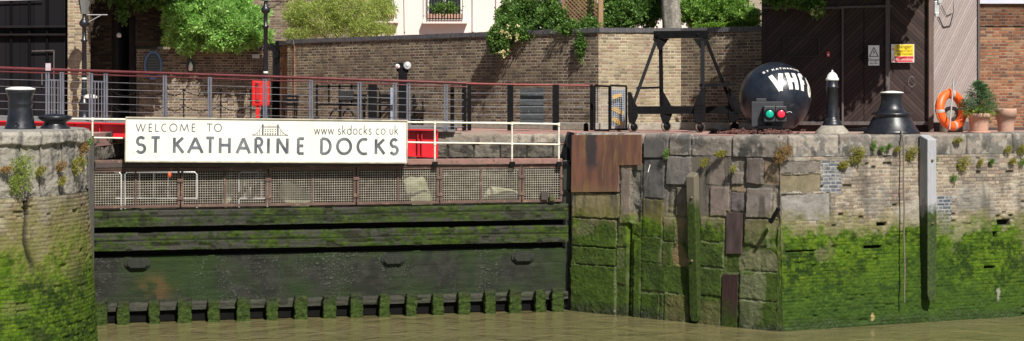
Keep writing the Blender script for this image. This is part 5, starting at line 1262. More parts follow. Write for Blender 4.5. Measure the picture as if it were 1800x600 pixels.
# twin signal lights
M_housing = worn('dark_grey_housing', (.035, .036, .042), (.022, .023, .028), .5, 5, 0, .1, .003)
D = 34.4; k = D / F
r = thing('signal_light', P(1352, 230, D), 'black twin signal box with green and red lamps before the spherical buoy', 'signal light')
mb = MB(); mb.box((P(1321, 179, D + .15) + P(1377, 223, D + .15)) / 2, (56 * k, .05, 44 * k)); mb.box(P(1338, 176, D + .15), (18 * k, .05, 5 * k)); mb.build('backboard', M_housing, r, bevel=.006)
mb = MB(); mb.box(P(1351, 226, D + .1), (8 * k, .12, 18 * k)); mb.box((P(1330, 222, D + .05) + P(1376, 226, D + .05)) / 2, (44 * k, .2, 5 * k)); mb.build('stand', M_blackmatt, r)
for cxp, wcol, nm in ((1351.5, (.0, .30, .20), 'green_lamp'), (1371.5, (.75, .02, .05), 'red_lamp')):
    mb = MB(); c_ = P(cxp, 200.5, D); mb.box(c_, (19.4 * k, .22, 27 * k)); hs = mb.build('lamp_housing', M_housing, r, bevel=.01)
    g_ = G(nm); m_ = g_.finish(wcol, .25, 0, g_.noise(g_.geo_pos(), 60, 2), .2, .005, .6, emit=wcol, estr=.2)
    mb = MB(); mb.lathe([(8.4 * k, .112), (8.2 * k, .125), (5 * k, .145), (0, .152)], c_, 28, (-.0, -1, 0)); le = mb.build('lens', m_, hs)
    mb = MB(); mb.lathe([(8.3 * k, .108), (9.4 * k, .108), (9.4 * k, .135), (8.5 * k, .135)], c_, 28, (0, -1, 0)); mb.build('bezel', M_blackmatt, hs)
mb = MB(); mb.tube([P(1382, 198, D), P(1388, 196.5, D), P(1392, 198, D)], .006, 6); mb.build('cable', M_galv, r)

# dome capped bollard on concrete
D = 34.6; k = D / F; x, y = X(1463, D), D
r = thing('dome_capped_bollard', (x, y, QZ), 'slender black bollard with white domed cap on a round concrete footing', 'bollard')
zq = QZ
mb = MB(); mb.lathe([(31 * k, 0), (30 * k, 3 * k), (26 * k, 8 * k), (21 * k, 13 * k), (19 * k, 15.5 * k), (0, 16 * k)], (x, y, zq), 32); mb.build('footing', M_conc, r)
mb = MB(); mb.lathe([(17 * k, 15 * k), (17 * k, 19 * k), (15 * k, 21 * k), (15.5 * k, 24 * k), (12 * k, 27 * k), (10.3 * k, 30 * k), (9.8 * k, 80 * k), (11 * k, 81.5 * k), (11 * k, 84 * k), (10 * k, 85 * k), (9.8 * k, 96 * k)], (x, y, zq), 32); mb.build('shaft', M_black, r)
mb = MB(); mb.lathe([(11 * k, 95 * k), (11.5 * k, 98 * k), (9.5 * k, 100 * k), (8.5 * k, 104 * k), (5 * k, 108 * k), (1.8 * k, 109.5 * k), (1.5 * k, 112 * k), (0, 113.5 * k)], (x, y, zq), 32); mb.build('dome_cap', M_white, r)
# bell capstan
D = 34.9; k = D / F; x, y = X(1567.5, D), D
r = thing('bell_capstan', (x, y, QZ), 'wide black bell shaped capstan with thin white cap on the quay edge', 'capstan')
mb = MB(); mb.lathe([(48 * k, 0), (49 * k, 2.5 * k), (46 * k, 6 * k), (41 * k, 13 * k), (36 * k, 22 * k), (33 * k, 28 * k), (31 * k, 31 * k), (35 * k, 33 * k), (35 * k, 36.5 * k), (28 * k, 38 * k), (22.5 * k, 43 * k), (19.5 * k, 50 * k), (18 * k, 58 * k), (18 * k, 66 * k), (19.5 * k, 70 * k), (19.5 * k, 71.5 * k)], (x, y, QZ), 48); mb.build('drum', M_black, r)
mb = MB(); mb.lathe([(19 * k, 71.4 * k), (20.5 * k, 72 * k), (20 * k, 73.5 * k), (7 * k, 75.5 * k), (0, 76 * k)], (x, y, QZ), 40); mb.build('cap', M_white, r)

# gantry
gt = thing('wheeled_gantry', (X(1200, 36.8), 36.8, QZ), 'black riveted steel A-frame gantry on four small wheels in front of the brick wall', 'gantry')
feet = {1: (1112, 36.55), 2: (1170, 37.4), 3: (1229, 36.2), 4: (1289, 37.05)}
tl, trr = (1158, 37.0), (1238, 36.65)
zB = Z(194, 36.8)
mb = MB(); mb.bar(P(1150, 61.5, 37.0), P(1243, 60.5, 36.6), .16, .17); mb.build('top_beam', M_blackmatt, gt, bevel=.006)
mb = MB(); 
for px in (1156, 1192, 1226, 1238): mb.lathe([(.028, 0), (.028, .02), (.01, .03)], P(px, 61, 36.85 if px < 1200 else 36.6), 10, (0, -1, 0))
mb.build('bolt', M_blackmatt, gt)
def leg(x0, y0_, D0, x1, y1_, D1, wd=.085):
    mb = MB(); mb.bar(P(x0, y0_, D0), P(x1, y1_, D1), wd, wd * .8, up=(0, 1, 0)); mb.build('leg', M_blackmatt, gt, bevel=.004)
leg(1155, 68, 36.95, 1110, 192, 36.6, .075); leg(1161, 68, 37.05, 1163, 192, 37.3, .09); leg(1234.5, 66, 36.6, 1235, 205, 36.3, .09); leg(1240, 68, 36.65, 1289, 192, 36.95, .075)
for pl_ in ([(1147, 68), (1176, 68), (1162, 88), (1158, 88)], [(1218, 68), (1246, 68), (1240, 82), (1234, 90)]):
    mb = MB(); mb.prism([P(x_, y_, 36.9 if x_ < 1200 else 36.55) for x_, y_ in pl_], (0, .02, 0)); mb.build('gusset', M_blackmatt, gt)
mb = MB(); mb.bar(P(1120, 155, 36.75), P(1164, 154, 37.15), .06, .05); mb.build('tie_bar', M_blackmatt, gt); mb = MB(); mb.bar(P(1231, 150, 36.4), P(1292, 149, 36.8), .08, .07); mb.build('tie_bar', M_blackmatt, gt)
mb = MB(); mb.bar(P(1112, 194, 36.6), P(1234, 193.5, 36.25), .12, .18); mb.build('side_beam', M_blackmatt, gt, bevel=.006)
mb = MB(); mb.bar(P(1168, 193, 37.35), P(1298, 193.5, 37.0), .12, .17); mb.build('side_beam', M_blackmatt, gt, bevel=.006)
for i, (px, D) in feet.items():
    k = D / F; pts = [(px - 8, 162), (px - 3, 162), (px + 3, 180), (px + 8, 187), (px + 9, 205), (px + 4, 216), (px - 6, 216), (px - 8, 205)] if i == 1 else [(px - 8, 160), (px - 5, 160), (px + 10, 187), (px + 11, 202), (px + 5, 216), (px - 5, 216), (px - 9, 204)] if i == 2 else [(px + 4, 155), (px + 9, 155), (px + 11, 204), (px + 3, 216), (px - 6, 216), (px - 10, 202), (px - 9, 187)] if i == 3 else [(px - 8, 155), (px - 3, 158), (px + 8, 182), (px + 11, 190), (px + 10, 206), (px + 3, 214), (px - 6, 214), (px - 9, 205)]
    zc = QZ + 9.5 * k
    for off in (-.085, .065):
        mb = MB(); mb.prism([(X(a_, D), D + off, Z(b_, D)) for a_, b_ in pts], (0, .018, 0)); mb.build('foot_plate', M_blackmatt, gt)
    mb = MB()
    for dx in (-5, 0, 5):
        for dy in (186, 192, 198): mb.lathe([(.014, 0), (.008, .014)], P(px + dx, dy, D - .085), 8, (0, -1, 0))
    mb.build('rivets', M_blackmatt, gt)
    mb = MB(); wa = Vector((.45, -.9, 0)).normalized(); cc = Vector((X(px + 1, D), D, zc)); rw_ = 9.5 * k
    mb.lathe([(rw_ * .8, -.03), (rw_, -.028), (rw_, .028), (rw_ * .8, .03), (rw_ * .3, .015), (0, .02)], cc, 28, wa); whl = mb.build('wheel', M_rust if i > 2 else worn('worn_wheel', (.12, .09, .07), (.3, .27, .22), .5, 12), gt)
    mb = MB(); mb.lathe([(rw_ * .78, 0), (rw_ * .7, .05), (0, .055)], cc, 20, wa); mb.build('hub', M_blackmatt, whl)

# low mooring drum, chains
D = 35.0; k = D / F
r = thing('low_mooring_cleat', (X(1262, D), D, QZ), 'low flat black mooring fitting at the quay edge left of the chain heap', 'mooring fitting')
mb = MB(); mb.lathe([(17 * k, -.02), (16 * k, .03), (13 * k, .05), (19 * k, .09), (19 * k, .115), (0, .13)], (X(1262, D), D, QZ), 28); mb.build('body', M_blackmatt, r)
def chain_heap(px, D, n, label, sx_=.3):
    r = thing('chain_heap', (X(px, D), D, QZ), label, 'chain'); mb = MB()
    for i in range(n):
        c_ = Vector((X(px, D) + random.gauss(0, sx_), D + random.gauss(0, .1), QZ + .02 + abs(random.gauss(0, .035)))); a_ = Vector((random.gauss(0, 1), random.gauss(0, 1), random.gauss(0, .5))).normalized(); b_ = a_.orthogonal().normalized()
        mb.tube([c_ + a_ * (.05 * math.cos(t)) + b_ * (.028 * math.sin(t)) for t in np.linspace(0, 2 * math.pi, 11)[:-1]], .011, 5, closed=True)
    mb.build('links', M_chainrust, r)
chain_heap(1303, 34.7, 110, 'rusty red chain heap at the quay edge left of the signal lights', .16); chain_heap(1362, 34.1, 80, 'rusty chain pile spread under the red and green signal lights', .22)

# lifebuoy
D = 36.3; k = D / F; ctr = P(1672, 193.5, D); ra = 28.5 * k; tr = 7.6 * k * 1.05
r = thing('lifebuoy', (ctr.x, ctr.y, QZ), 'orange lifebuoy ring with silver bands leaning on the pale shed side', 'lifebuoy')
e1 = Vector((.84, .54, 0)).normalized(); e2 = Vector((-.06, .16, 1)).normalized()
mb = MB(); N_ = 64; mb.tube([ctr + e1 * (ra * math.cos(t)) + e2 * (ra * math.sin(t)) for t in np.linspace(0, 2 * math.pi, N_ + 1)[:-1]], tr, 14, closed=True); mb.build('ring', M_orange, r)
for a0 in (R(80), R(185), R(275), R(5)):
    mb = MB(); mb.tube([ctr + e1 * (ra * math.cos(t)) + e2 * (ra * math.sin(t)) for t in np.linspace(a0 - .08, a0 + .08, 6)], tr + .004, 14); mb.build('band', worn('silver_tape', (.45, .44, .43), (.32, .3, .29), .4, 9) if 'silver_tape' not in bpy.data.materials else bpy.data.materials['silver_tape'], r)
mb = MB(); mb.tube([ctr + e1 * ((ra + tr + .015 * math.sin(6 * t)) * math.cos(t)) + e2 * ((ra + tr + .012 * math.cos(8 * t)) * math.sin(t)) for t in np.linspace(0, 2 * math.pi, 65)[:-1]], .009, 6, closed=True); mb.build('grab_line', worn('orange_cord', (.7, .2, .05), (.6, .15, .04), .6, 9), r)
mb = MB(); mb.tube([P(1662, 165, 36.35), P(1669, 151, 36.7), P(1677, 166, 36.3)], .007, 6); mb.build('hanging_cord', bpy.data.materials['orange_cord'], r)
mb = MB(); mb.tube([P(1669, 228, 35.7), P(1676.5, 140, 36.25)], .02, 8); tag(mb.build('boat_hook_pole', worn('grey_pole', (.3, .3, .3), (.2, .2, .2), .5, 6)), 'thin grey pole leaning in front of the lifebuoy', 'pole')
mb = MB(); c_ = P(1672, 208, 36.75); mb.lathe([(.26, 0), (.25, .3), (.19, .5), (.1, .58), (0, .6)], (c_.x, c_.y, QZ), 20); tag(mb.build('stone_stump', M_conc), 'rounded pale stone stump seen through the lifebuoy', 'stone')

# pots
def pot(px, D, w0, w1, h, label, name='terracotta_pot', rim=.22):
    k = D / F; x, y = X(px, D), D; r = thing(name, (x, y, QZ), label, 'plant pot'); mb = MB()
    h *= k; a_, b_ = w0 / 2 * k, w1 / 2 * k; zr = h * (1 - rim)
    mb.lathe([(a_, 0), (a_ * .65 + b_ * .3, zr * .6), (b_ * .93, zr), (b_ * 1.02, zr + .003), (b_ * 1.03, h * .94), (b_, h), (b_ * .9, h), (b_ * .86, zr), (a_ * .8, .04), (0, .04)], (x, y, QZ), 36); mb.build('pot', M_terra, r)
    return r, x, y, k
r, x, y, k = pot(1768, 36.3, 27, 36, 42, 'empty plain terracotta pot at the right, beside the potted conifer', rim=.36)
r, x, y, k = pot(1721, 36.2, 31, 40, 34, 'terracotta pot with saucer holding a small conifer', 'conifer_pot')
mb = MB(); mb.lathe([(19 * k, 0), (20 * k, 2.5 * k), (17 * k, 2.5 * k), (17 * k, 1 * k)], (x, y, QZ + .002), 32); mb.build('saucer', M_terra, r)
mb = MB(); mb.lathe([(.0, 31.5 * k), (.22, 31 * k), (.235, 30 * k)], (x, y, QZ), 20); mb.build('soil', M_twig, r)
t_ = thing('potted_conifer', (x, y, QZ + .38), 'small dark green conifer growing in a terracotta pot by the lifebuoy', 'conifer')
mb = MB(); mb.tube([(x, y, QZ + .36), (x + .02, y, QZ + .8), (x, y, QZ + 1.2)], .02, 7, rs=[.022, .015, .006]); mb.build('trunk', M_twig, t_)
cs = []; ds = []
for i in range(230):
    h = random.random() ** 1.1; ang = random.uniform(0, 6.283); z0_ = QZ + .44 + h * .70; ln = (.44 * (1 - h) ** .7 + .07) * random.uniform(.75, 1.1)
    for q in range(44):
        f = random.random() ** .7; p_ = Vector((x + math.cos(ang) * ln * f, y + math.sin(ang) * ln * f, z0_ + .18 * ln * f + random.gauss(0, .012)))
        cs.append(p_ + Vector((random.gauss(0, .014), random.gauss(0, .014), 0))); ds.append((math.cos(ang) + random.gauss(0, .8), math.sin(ang) + random.gauss(0, .8), .3 + random.gauss(0, .5)))
cs = np.array([tuple(c) for c in cs]); ds = np.array(ds); n = len(cs); leaves('needles', L_pine, t_, cs, ds, RNG.uniform(.03, .06, n), RNG.uniform(.007, .012, n), RNG.random(n))
cs, ds, ts = clumps([(x, y - .02, QZ + .45, .33, .26, .13, 380)], 4, .03); n = len(cs)
und = thing('trailing_plant', (x, y, QZ + .38), 'light green trailing leaves round the foot of the small potted conifer', 'plant'); leaves('foliage', L_yel2, und, cs, ds, RNG.uniform(.03, .06, n), RNG.uniform(.02, .03, n), ts)

# =================================================================== ITEMS BEHIND THE BRIDGE
def lamp_post(px, D, label, ztop):
    x, y = X(px, D), D; r = thing('street_lamp', (x, y, QZ), label, 'street lamp')
    mb = MB(); zl = ztop; H = zl - QZ
    mb.lathe([(.20, 0), (.20, .18), (.15, .22), (.13, .55), (.155, .6), (.155, .66), (.10, .72), (.075, .9), (.085, .95), (.068, 1.0), (.06, H - .75), (.09, H - .73), (.09, H - .69), (.055, H - .66), (.055, H - .35), (.12, H - .30), (.13, H - .22), (.08, H - .15), (.05, H - .1), (.05, H)], (x, y, QZ), 20); mb.build('column', M_black, r)
    mb = MB(); mb.tube([(x - .1, y, zl - .22 + .28), (x + .75, y, zl - .22 + .28)], .013, 6) if False else mb.tube([(x + .02, y, zl - .02), (x + .62, y, zl - .02)], .014, 6); mb.tube([(x + .05, y, zl - .25), (x + .45, y, zl - .03)], .01, 6); mb.build('ladder_bar', M_galv if px < 200 else M_black, r)
    mb = MB(); mb.lathe([(.062, H * .42), (.07, H * .425), (.07, H * .435), (.062, H * .44)], (x, y, QZ), 16); mb.build('collar', M_white, r)
    mb = MB(); mb.lathe([(.09, H), (.17, H + .42), (.19, H + .44)], (x, y, QZ), 6, smooth=False); mb.build('lantern', worn('lantern_glass', (.18, .19, .18), (.12, .13, .12), .15, 3), r)
    mb = MB(); mb.lathe([(.2, H + .44), (.12, H + .6), (.04, H + .66), (.02, H + .78), (0, H + .8)], (x, y, QZ), 12); mb.build('lantern_cap', M_black, r)
    return r
lamp_post(148, 42.5, 'black cast iron street lamp with side bar by the yellow brick pier', Z(25, 42.5))
lamp_post(467, 44.0, 'black cast iron street lamp beside the red lifebuoy case', Z(2, 44.0))
# red lifebuoy case on stem
D = 42.6; k = D / F; r = thing('lifebuoy_case', (X(458, D), D, QZ), 'bright red lifebuoy housing on a red stem behind the bridge balustrade', 'lifebuoy case')
mb = MB(); mb.box((P(443, 140, D) + P(474, 187, D)) / 2, (31 * k, .2, 47 * k)); mb.build('housing', M_redcase, r, bevel=.05)
mb = MB(); mb.box((P(448, 143, D - .11) + P(458, 182, D - .11)) / 2, (8 * k, .04, 36 * k)); mb.build('front_panel', worn('deep_red', (.4, .01, .01), (.32, .01, .01), .5, 4), r, bevel=.02)
mb = MB(); mb.bar(P(453, 222, D), P(453, 187, D), .10, .09, up=(1, 0, 0)); mb.build('stem', M_redcase, r, bevel=.01)
mb = MB(); 
for yy in (147, 150.5, 176): mb.box(P(451, yy, D - .14), (5 * k, .01, 1.4 * k))
mb.build('marking', M_ink, r)
# plaque
D = 45.55; r = thing('oval_plaque', P(269, 117, D), 'oval black plaque with blue rim on the shaded brick wall', 'plaque'); k = D / F
axw = Vector((X(468, 46.5) - X(240, 45.6), .9, 0)).normalized(); nw = Vector((axw.y, -axw.x, 0)); cpl = P(269, 115, 45.68)
for nm, ra_, rb_, th, mt in (('rim', 15.5, 25, .03, worn('blue_enamel', (.09, .17, .34), (.07, .13, .27), .35, 5)), ('face', 12.3, 21.5, .045, worn('black_enamel', (.015, .018, .022), (.025, .028, .03), .3, 5))):
    mb = MB(); mb.prism([cpl + axw * (ra_ * k * math.cos(t)) + Vector((0, 0, rb_ * k * math.sin(t))) for t in np.linspace(0, 2 * math.pi, 41)[:-1]], nw * th); mb.build(nm, mt, r)
mb = MB(); 
for j, wd in enumerate((.12, .24, .3, .3, .26, .3, .2)): mb.box(cpl + nw * .048 + Vector((0, 0, .24 - j * .075)), (wd, .003, .012), (axw, nw, Vector((0, 0, 1))))
mb.build('inscription', worn('dull_gilt', (.14, .14, .12), (.1, .1, .09), .5, 5), r)
r = thing('wall_niche_figure', P(335, 115, 45.9), 'small black oval panel with white figure on the wall beneath the bush', 'plaque'); cn = P(335, 116, 45.93)
mb = MB(); mb.prism([cn + axw * (.12 * math.cos(t)) + Vector((0, 0, .20 * math.sin(t))) for t in np.linspace(0, 2 * math.pi, 25)[:-1]], nw * .02); mb.build('panel', M_ink, r)
mb = MB(); mb.lathe([(.0, -.15), (.06, -.13), (.065, 0), (.04, .06), (.02, .1), (0, .14)], cn + nw * .03, 10); mb.build('figure', M_white, r)
mb = MB(); c_ = P(450, 100, 46.2); mb.box(c_, (.2, .1, .09)); mb.box(c_ + Vector((0, -.02, .06)), (.24, .14, .02)); tag(mb.build('wall_light', M_galv), 'small grey box light on the brick wall under the coping left of the lamp post', 'wall light')

# chain posts
prev = None
cpx = [(196, 43.6), (243, 43.8), (290, 44.0), (323, 44.1), (388, 44.3), (441, 44.4)]
for i, (px, D) in enumerate(cpx):
    x, y = X(px, D), D; lab = ['first', 'second', 'third', 'fourth', 'fifth', 'sixth'][i]
    r = thing('chain_post', (x, y, QZ), f'slim black chain post behind the bridge wires, {lab} from the passage side', 'post', 'chain posts along the shaded wall')
    mb = MB(); mb.lathe([(.05, 0), (.045, .04), (.022, .06), (.02, .98), (.03, 1.0), (.03, 1.03), (0, 1.06)], (x, y, QZ), 12); mb.build('stem', M_blackmatt, r)
    if prev:
        a_ = Vector((prev[0], prev[1], QZ + 1.0)); b_ = Vector((x, y, QZ + 1.0)); L_ = (b_ - a_).length
        for lev, sag, lv in ((0, .16, 'upper'), (-.42, .16, 'lower')):
            ch = MB()
            n = int(L_ / .045); pts = [a_.lerp(b_, t / n) + Vector((0, 0, lev - sag * 4 * (t / n) * (1 - t / n))) for t in range(n + 1)]
            for j in range(n):
                p_, q_ = pts[j], pts[j + 1]; d_ = (q_ - p_).normalized(); s_ = Vector((0, 1, 0)) if j % 2 else d_.cross(Vector((0, 1, 0)))
                ch.bar(p_ - d_ * .008, q_ + d_ * .008, .03 if j % 2 else .01, .01 if j % 2 else .03, up=(0, 0, 1))
            co_ = ch.build('hanging_chain', M_blackmatt, None)
            tag(co_, f'{lv} sagging black chain hung between the {["first", "second", "third", "fourth", "fifth"][i-1]} and {lab} chain posts', 'chain', 'chains along the shaded wall')
    prev = (x, y)

# benches
def bench(px0, px1, D, label, back=True):
    x0, x1 = X(px0, D), X(px1, D); r = thing('bench', ((x0 + x1) / 2, D, QZ), label, 'bench', 'black iron benches along the wall')
    for x_ in (x0, x1):
        mb = MB(); S_ = [(0, 0), (.05, .2), (.02, .42), (.06, .60), (.0, .68), (-.06, .62)]
        mb.tube([(x_, D - .25 + a_, QZ + b_) for a_, b_ in S_], .02, 6)
        mb.tube([(x_, D + .2, QZ), (x_, D + .15, QZ + .42), (x_, D + .26, QZ + .85)], .02, 6); mb.tube([(x_, D - .2, QZ + .42), (x_, D + .18, QZ + .42)], .02, 6)
        mb.tube([(x_ + .16 * math.cos(t) * t / 6, D - .1, QZ + .2 + .16 * math.sin(t) * t / 6) for t in np.linspace(0, 6.2, 16)], .014, 5)
        mb.build('end_frame', M_blackmatt, r)
    mb = MB()
    for j in range(4): mb.box(((x0 + x1) / 2, D - .2 + j * .12, QZ + .45), (x1 - x0 + .1, .09, .03))
    mb.build('seat', M_blackmatt, r)
    mb = MB()
    for j in range(3): mb.box(((x0 + x1) / 2, D + .2 + j * .03, QZ + .60 + j * .12), (x1 - x0 + .1, .025, .08))
    mb.build('backrest', M_blackmatt, r)
    return r
bench(498, 520, 44.0, 'black iron bench nearest the brick pier behind the bridge')
bench(598, 640, 43.2, 'black iron bench with scrolled ends just left of the stout black post')
bench(668, 690, 42.8, 'black iron bench hidden mostly behind the signal pillar')
bench(728, 744, 42.4, 'black iron bench end showing right of the signal pillar')
# windlass frame x 556-630
D = 42.0; k = D / F; r = thing('winding_gear', (X(590, D), D, QZ), 'black winding gear frame with square box behind the middle of the bridge', 'winding gear')
mb = MB()
for px in (557, 578, 597, 618, 634): mb.bar(P(px, 224, D) if px in (557, 634) else P(px, 184, D), P(px, 151, D), .05, .05, up=(1, 0, 0)); mb.lathe([(.0, -.04), (.035, 0), (0, .04)], P(px, 150, D), 10)
mb.bar(P(557, 152, D), P(634, 152, D), .05, .05); mb.bar(P(557, 184, D), P(634, 184, D), .04, .05); mb.build('frame', M_blackmatt, r)
mb = MB(); mb.box(P(609, 168, D - .05), (25 * k, .15, 17 * k)); mb.build('gear_box', M_ink, r, bevel=.01)
mb = MB(); 
for px in (590, 612): mb.tube([P(px + 9 * math.cos(t), 205 + 11 * math.sin(t), D) for t in np.linspace(3.2, 6.2, 12)], .022, 6); mb.lathe([(.0, -.03), (.06, 0), (0, .03)], P(px, 192, D), 10)
mb.build('scroll_bracket', M_blackmatt, r)
mb = MB(); mb.lathe([(.16, 0), (.15, .06), (.08, .1), (.06, .3)], (X(557, D), D, QZ), 16); mb.build('base', M_blackmatt, r)
D = 41.0; r = thing('stout_post', (X(655, D), D, QZ), 'stout plain black post with a ring hoop behind the bridge', 'post')
mb = MB(); mb.bar((X(655, D), D, QZ), P(655, 148, D), .2, .21, up=(1, 0, 0)); mb.build('post', M_blackmatt, r, bevel=.02)
mb = MB(); mb.tube([P(661 + 7 * math.sin(t), 169 - 15 * math.cos(t), D - .02) for t in np.linspace(0, 3.14, 14)], .018, 6); mb.build('hoop', M_blackmatt, r)
D = 40.8; r = thing('signal_pillar', (X(707, D), D, QZ), 'black pillar with round white lamp and small round sign above the handrail', 'pillar')
mb = MB(); mb.bar((X(708, D), D, QZ), P(708, 118, D), .17, .21, up=(1, 0, 0)); mb.bar(P(703, 126, D), P(703, 110, D), .12, .17, up=(1, 0, 0)); mb.box(P(714, 124, D), (.12, .12, .12)); mb.build('pillar', M_blackmatt, r, bevel=.015)
mb = MB(); c_ = P(716, 115.5, D - .1); mb.lathe([(.095, .0), (.10, .03), (.08, .05), (.055, .03), (.05, .035), (0, .05)], c_, 24, (.1, -1, 0)); mb.build('lamp', M_galv, r)
mb = MB(); mb.lathe([(.06, 0), (.062, .02), (0, .025)], P(699, 117, D - .09), 16, (-.3, -1, 0)); mb.build('round_sign', M_wsign, r)
mb = MB(); mb.bar(P(696.6, 120, D - .125), P(701.4, 114, D - .125), .01, .02, up=(0, 1, 0)); mb.build('sign_slash', M_rsign, r)
D = 37.6; mb = MB(); mb.box(P(689, 188, D + .2), (.08, .06, .9)); mb.build; tag(mb.build('grey_cabinet', worn('pale_blue_cabinet', (.3, .33, .4), (.2, .23, .3), .5, 5), bevel=.01), 'narrow pale blue upright casing between the two close bridge posts', 'casing')
mb = MB(); mb.lathe([(.06, 0), (.055, .17), (.0, .2)], (X(1030, 37.8), 37.8, QZ), 12); tag(mb.build('stub_post', M_blackmatt), 'short dark stub post on the paving just left of the mesh cage', 'post')

# things behind the mesh screens
D = 37.4; z0_ = 2.15
def barrier(pxa, pxb, D, label):
    r = thing('crowd_barrier', (X((pxa + pxb) / 2, D), D, z0_), label, 'barrier', 'galvanised barriers behind the mesh'); mb = MB()
    zt2 = Z(303, D); zb2 = Z(349, D); a_, b_ = X(pxa, D), X(pxb, D)
    mb.tube([(a_, D, z0_), (a_, D, zt2 - .05), (a_ + .05, D, zt2), (b_ - .05, D, zt2), (b_, D, zt2 - .05), (b_, D, z0_)], .021, 8); mb.tube([(a_, D, zb2), (b_, D, zb2)], .016, 8); mb.build('frame', M_galv, r)
    mb = MB(); n = 5
    for i in range(1, n): x_ = a_ + (b_ - a_) * i / n; mb.tube([(x_, D, zb2), (x_, D, zt2)], .006, 5)
    mb.build('bars', M_galv, r)
barrier(165, 213, 37.3, 'galvanised barrier behind the first mesh screen by the round wall'); barrier(220, 346, 37.5, 'long galvanised barrier behind the first and second mesh screens'); barrier(420, 470, 37.7, 'galvanised barrier behind the right half of the second mesh screen')
M_block = worn('pale_green_stone', (.26, .26, .18), (.12, .14, .06), .9, 4, 0, .7, .03)
for px, py, wpx, hpx, rot, lab in ((402, 340, 18, 52, .1, 'upright pale stone slab behind the second mesh screen'), (430, 330, 14, 38, -.25, 'short pale stone behind the second mesh screen beside the taller slab'), (520, 345, 60, 34, .5, 'tilted mossy stone behind the third mesh screen'), (735, 340, 40, 60, -.3, 'big pale leaning rock behind the fourth and fifth mesh screens'), (880, 350, 60, 40, .25, 'mossy boulder behind the fifth mesh screen')):
    D = 38.3 if px < 700 else 37.05; k = D / F; mb = MB(); c_ = P(px, py, D); bm = bmesh.new(); bmesh.ops.create_icosphere(bm, subdivisions=3, radius=.5)
    for v in bm.verts:
        n_ = .5 + .22 * math.sin(v.co.x * 7 + px) * math.cos(v.co.z * 6 + py) + random.uniform(-.02, .02); mx = max(abs(v.co.x), abs(v.co.y), abs(v.co.z)); v.co *= (.5 / mx) * .75 + .25 * n_ * 2
    me = bpy.data.meshes.new('stone'); 
    bmesh.ops.transform(bm, matrix=Matrix.Rotation(rot, 4, 'Y') @ Matrix.Diagonal((wpx * k, .5, hpx * k, 1)), verts=bm.verts); bm.to_mesh(me); bm.free(); me.materials.append(M_block)
    o = bpy.data.objects.new('fallen_stone', me); o.location = c_; COL.objects.link(o); tag(o, lab, 'stone')
for (x0, y0_, x1, y1_, lab) in ((338, 362, 408, 305, 'dark diagonal timber strut behind the second mesh screen'), (400, 365, 462, 300, 'second dark strut rising right behind the second mesh screen'), (738, 365, 765, 300, 'steep dark strut behind the fourth mesh screen'), (868, 365, 905, 300, 'leaning dark strut behind the fifth mesh screen'), (150, 310, 151, 360, 'upright timber behind the leftmost mesh screen')):
    mb = MB(); mb.bar(P(x0, y0_, 36.9), P(x1, y1_, 37.4), .10, .08); tag(mb.build('timber_strut', M_blackmatt), lab, 'strut')
for px, py, lab in ((298, 312, 'small orange lamp behind the first mesh screen'), (177, 318, 'small orange lamp behind the mesh beside the round wall')):
    mb = MB(); mb.lathe([(.03, 0), (.045, .04), (.04, .1), (0, .13)], P(px, py, 37.2), 10); tag(mb.build('warning_lamp', M_orange), lab, 'lamp')

# =================================================================== PLANTS
def bush(name, label, cat, blobs, per, spread, mat, ln, wd, up=.4, stems=None, group=None, base=None, jit=1.0, part='foliage'):
    x = sum(b[0] for b in blobs) / len(blobs); y = sum(b[1] for b in blobs) / len(blobs); zb = base if base is not None else min(b[2] - b[5] for b in blobs)
    r = thing(name, (x, y, zb), label, cat, group); cs, ds, ts = clumps(blobs, per, spread, up, jit); n = len(cs)
    leaves(part, mat, r, cs, ds, RNG.uniform(ln * .7, ln * 1.3, n), RNG.uniform(wd * .7, wd * 1.3, n), ts)
    if stems is None: stems = 5
    mb = MB()
    for i in range(stems):
        b = random.choice(blobs); mb.tube([(x + random.uniform(-.1, .1), y + .1, zb), ((x + b[0]) / 2 + random.uniform(-.1, .1), y, (zb + b[2]) / 2), (b[0], b[1], b[2])], .02, 5, rs=[.035, .025, .01])
    if stems: mb.build('stems', M_twig, r)
    return r
def Bb(px, py, D, rx, ry, rzz, n): p = P(px, py, D); k = D / F; return (p.x, p.y, p.z, rx * k, ry, rzz * k, n)
D = 45.6
bush('round_bush', 'big rounded light green leafy bush spilling over the shaded brick wall', 'bush',
     [Bb(385, 42, 45.9, 82, 1.1, 50, 3200), Bb(325, 40, 45.7, 38, .8, 46, 1500), Bb(345, 5, 45.9, 40, .8, 30, 700), Bb(430, 52, 45.7, 36, .7, 34, 1000), Bb(372, 15, 46.0, 62, .9, 40, 1500), Bb(400, 72, 45.5, 40, .5, 18, 700), Bb(330, 80, 45.6, 16, .4, 14, 250), Bb(455, 66, 45.6, 22, .5, 10, 240)], 6, .035, L_light, .15, .042, .45, jit=.7, base=Z(80, 46.2))
bush('golden_bush', 'feathery golden green bush behind the left end of the garden wall', 'bush',
     [Bb(560, 30, 47.6, 52, .8, 38, 1300), Bb(610, 15, 47.8, 50, .8, 40, 1300), Bb(520, 25, 47.4, 22, .5, 26, 420), Bb(520, 62, 47.3, 22, .4, 14, 260), Bb(640, 50, 47.6, 40, .5, 16, 520), Bb(668, 15, 48.0, 26, .5, 26, 480), Bb(580, -20, 48, 50, .8, 26, 500), Bb(680, 55, 47.6, 16, .3, 10, 160)], 4, .05, L_gold, .13, .022, .3, jit=1.0, base=Z(75, 47.4) - .2)
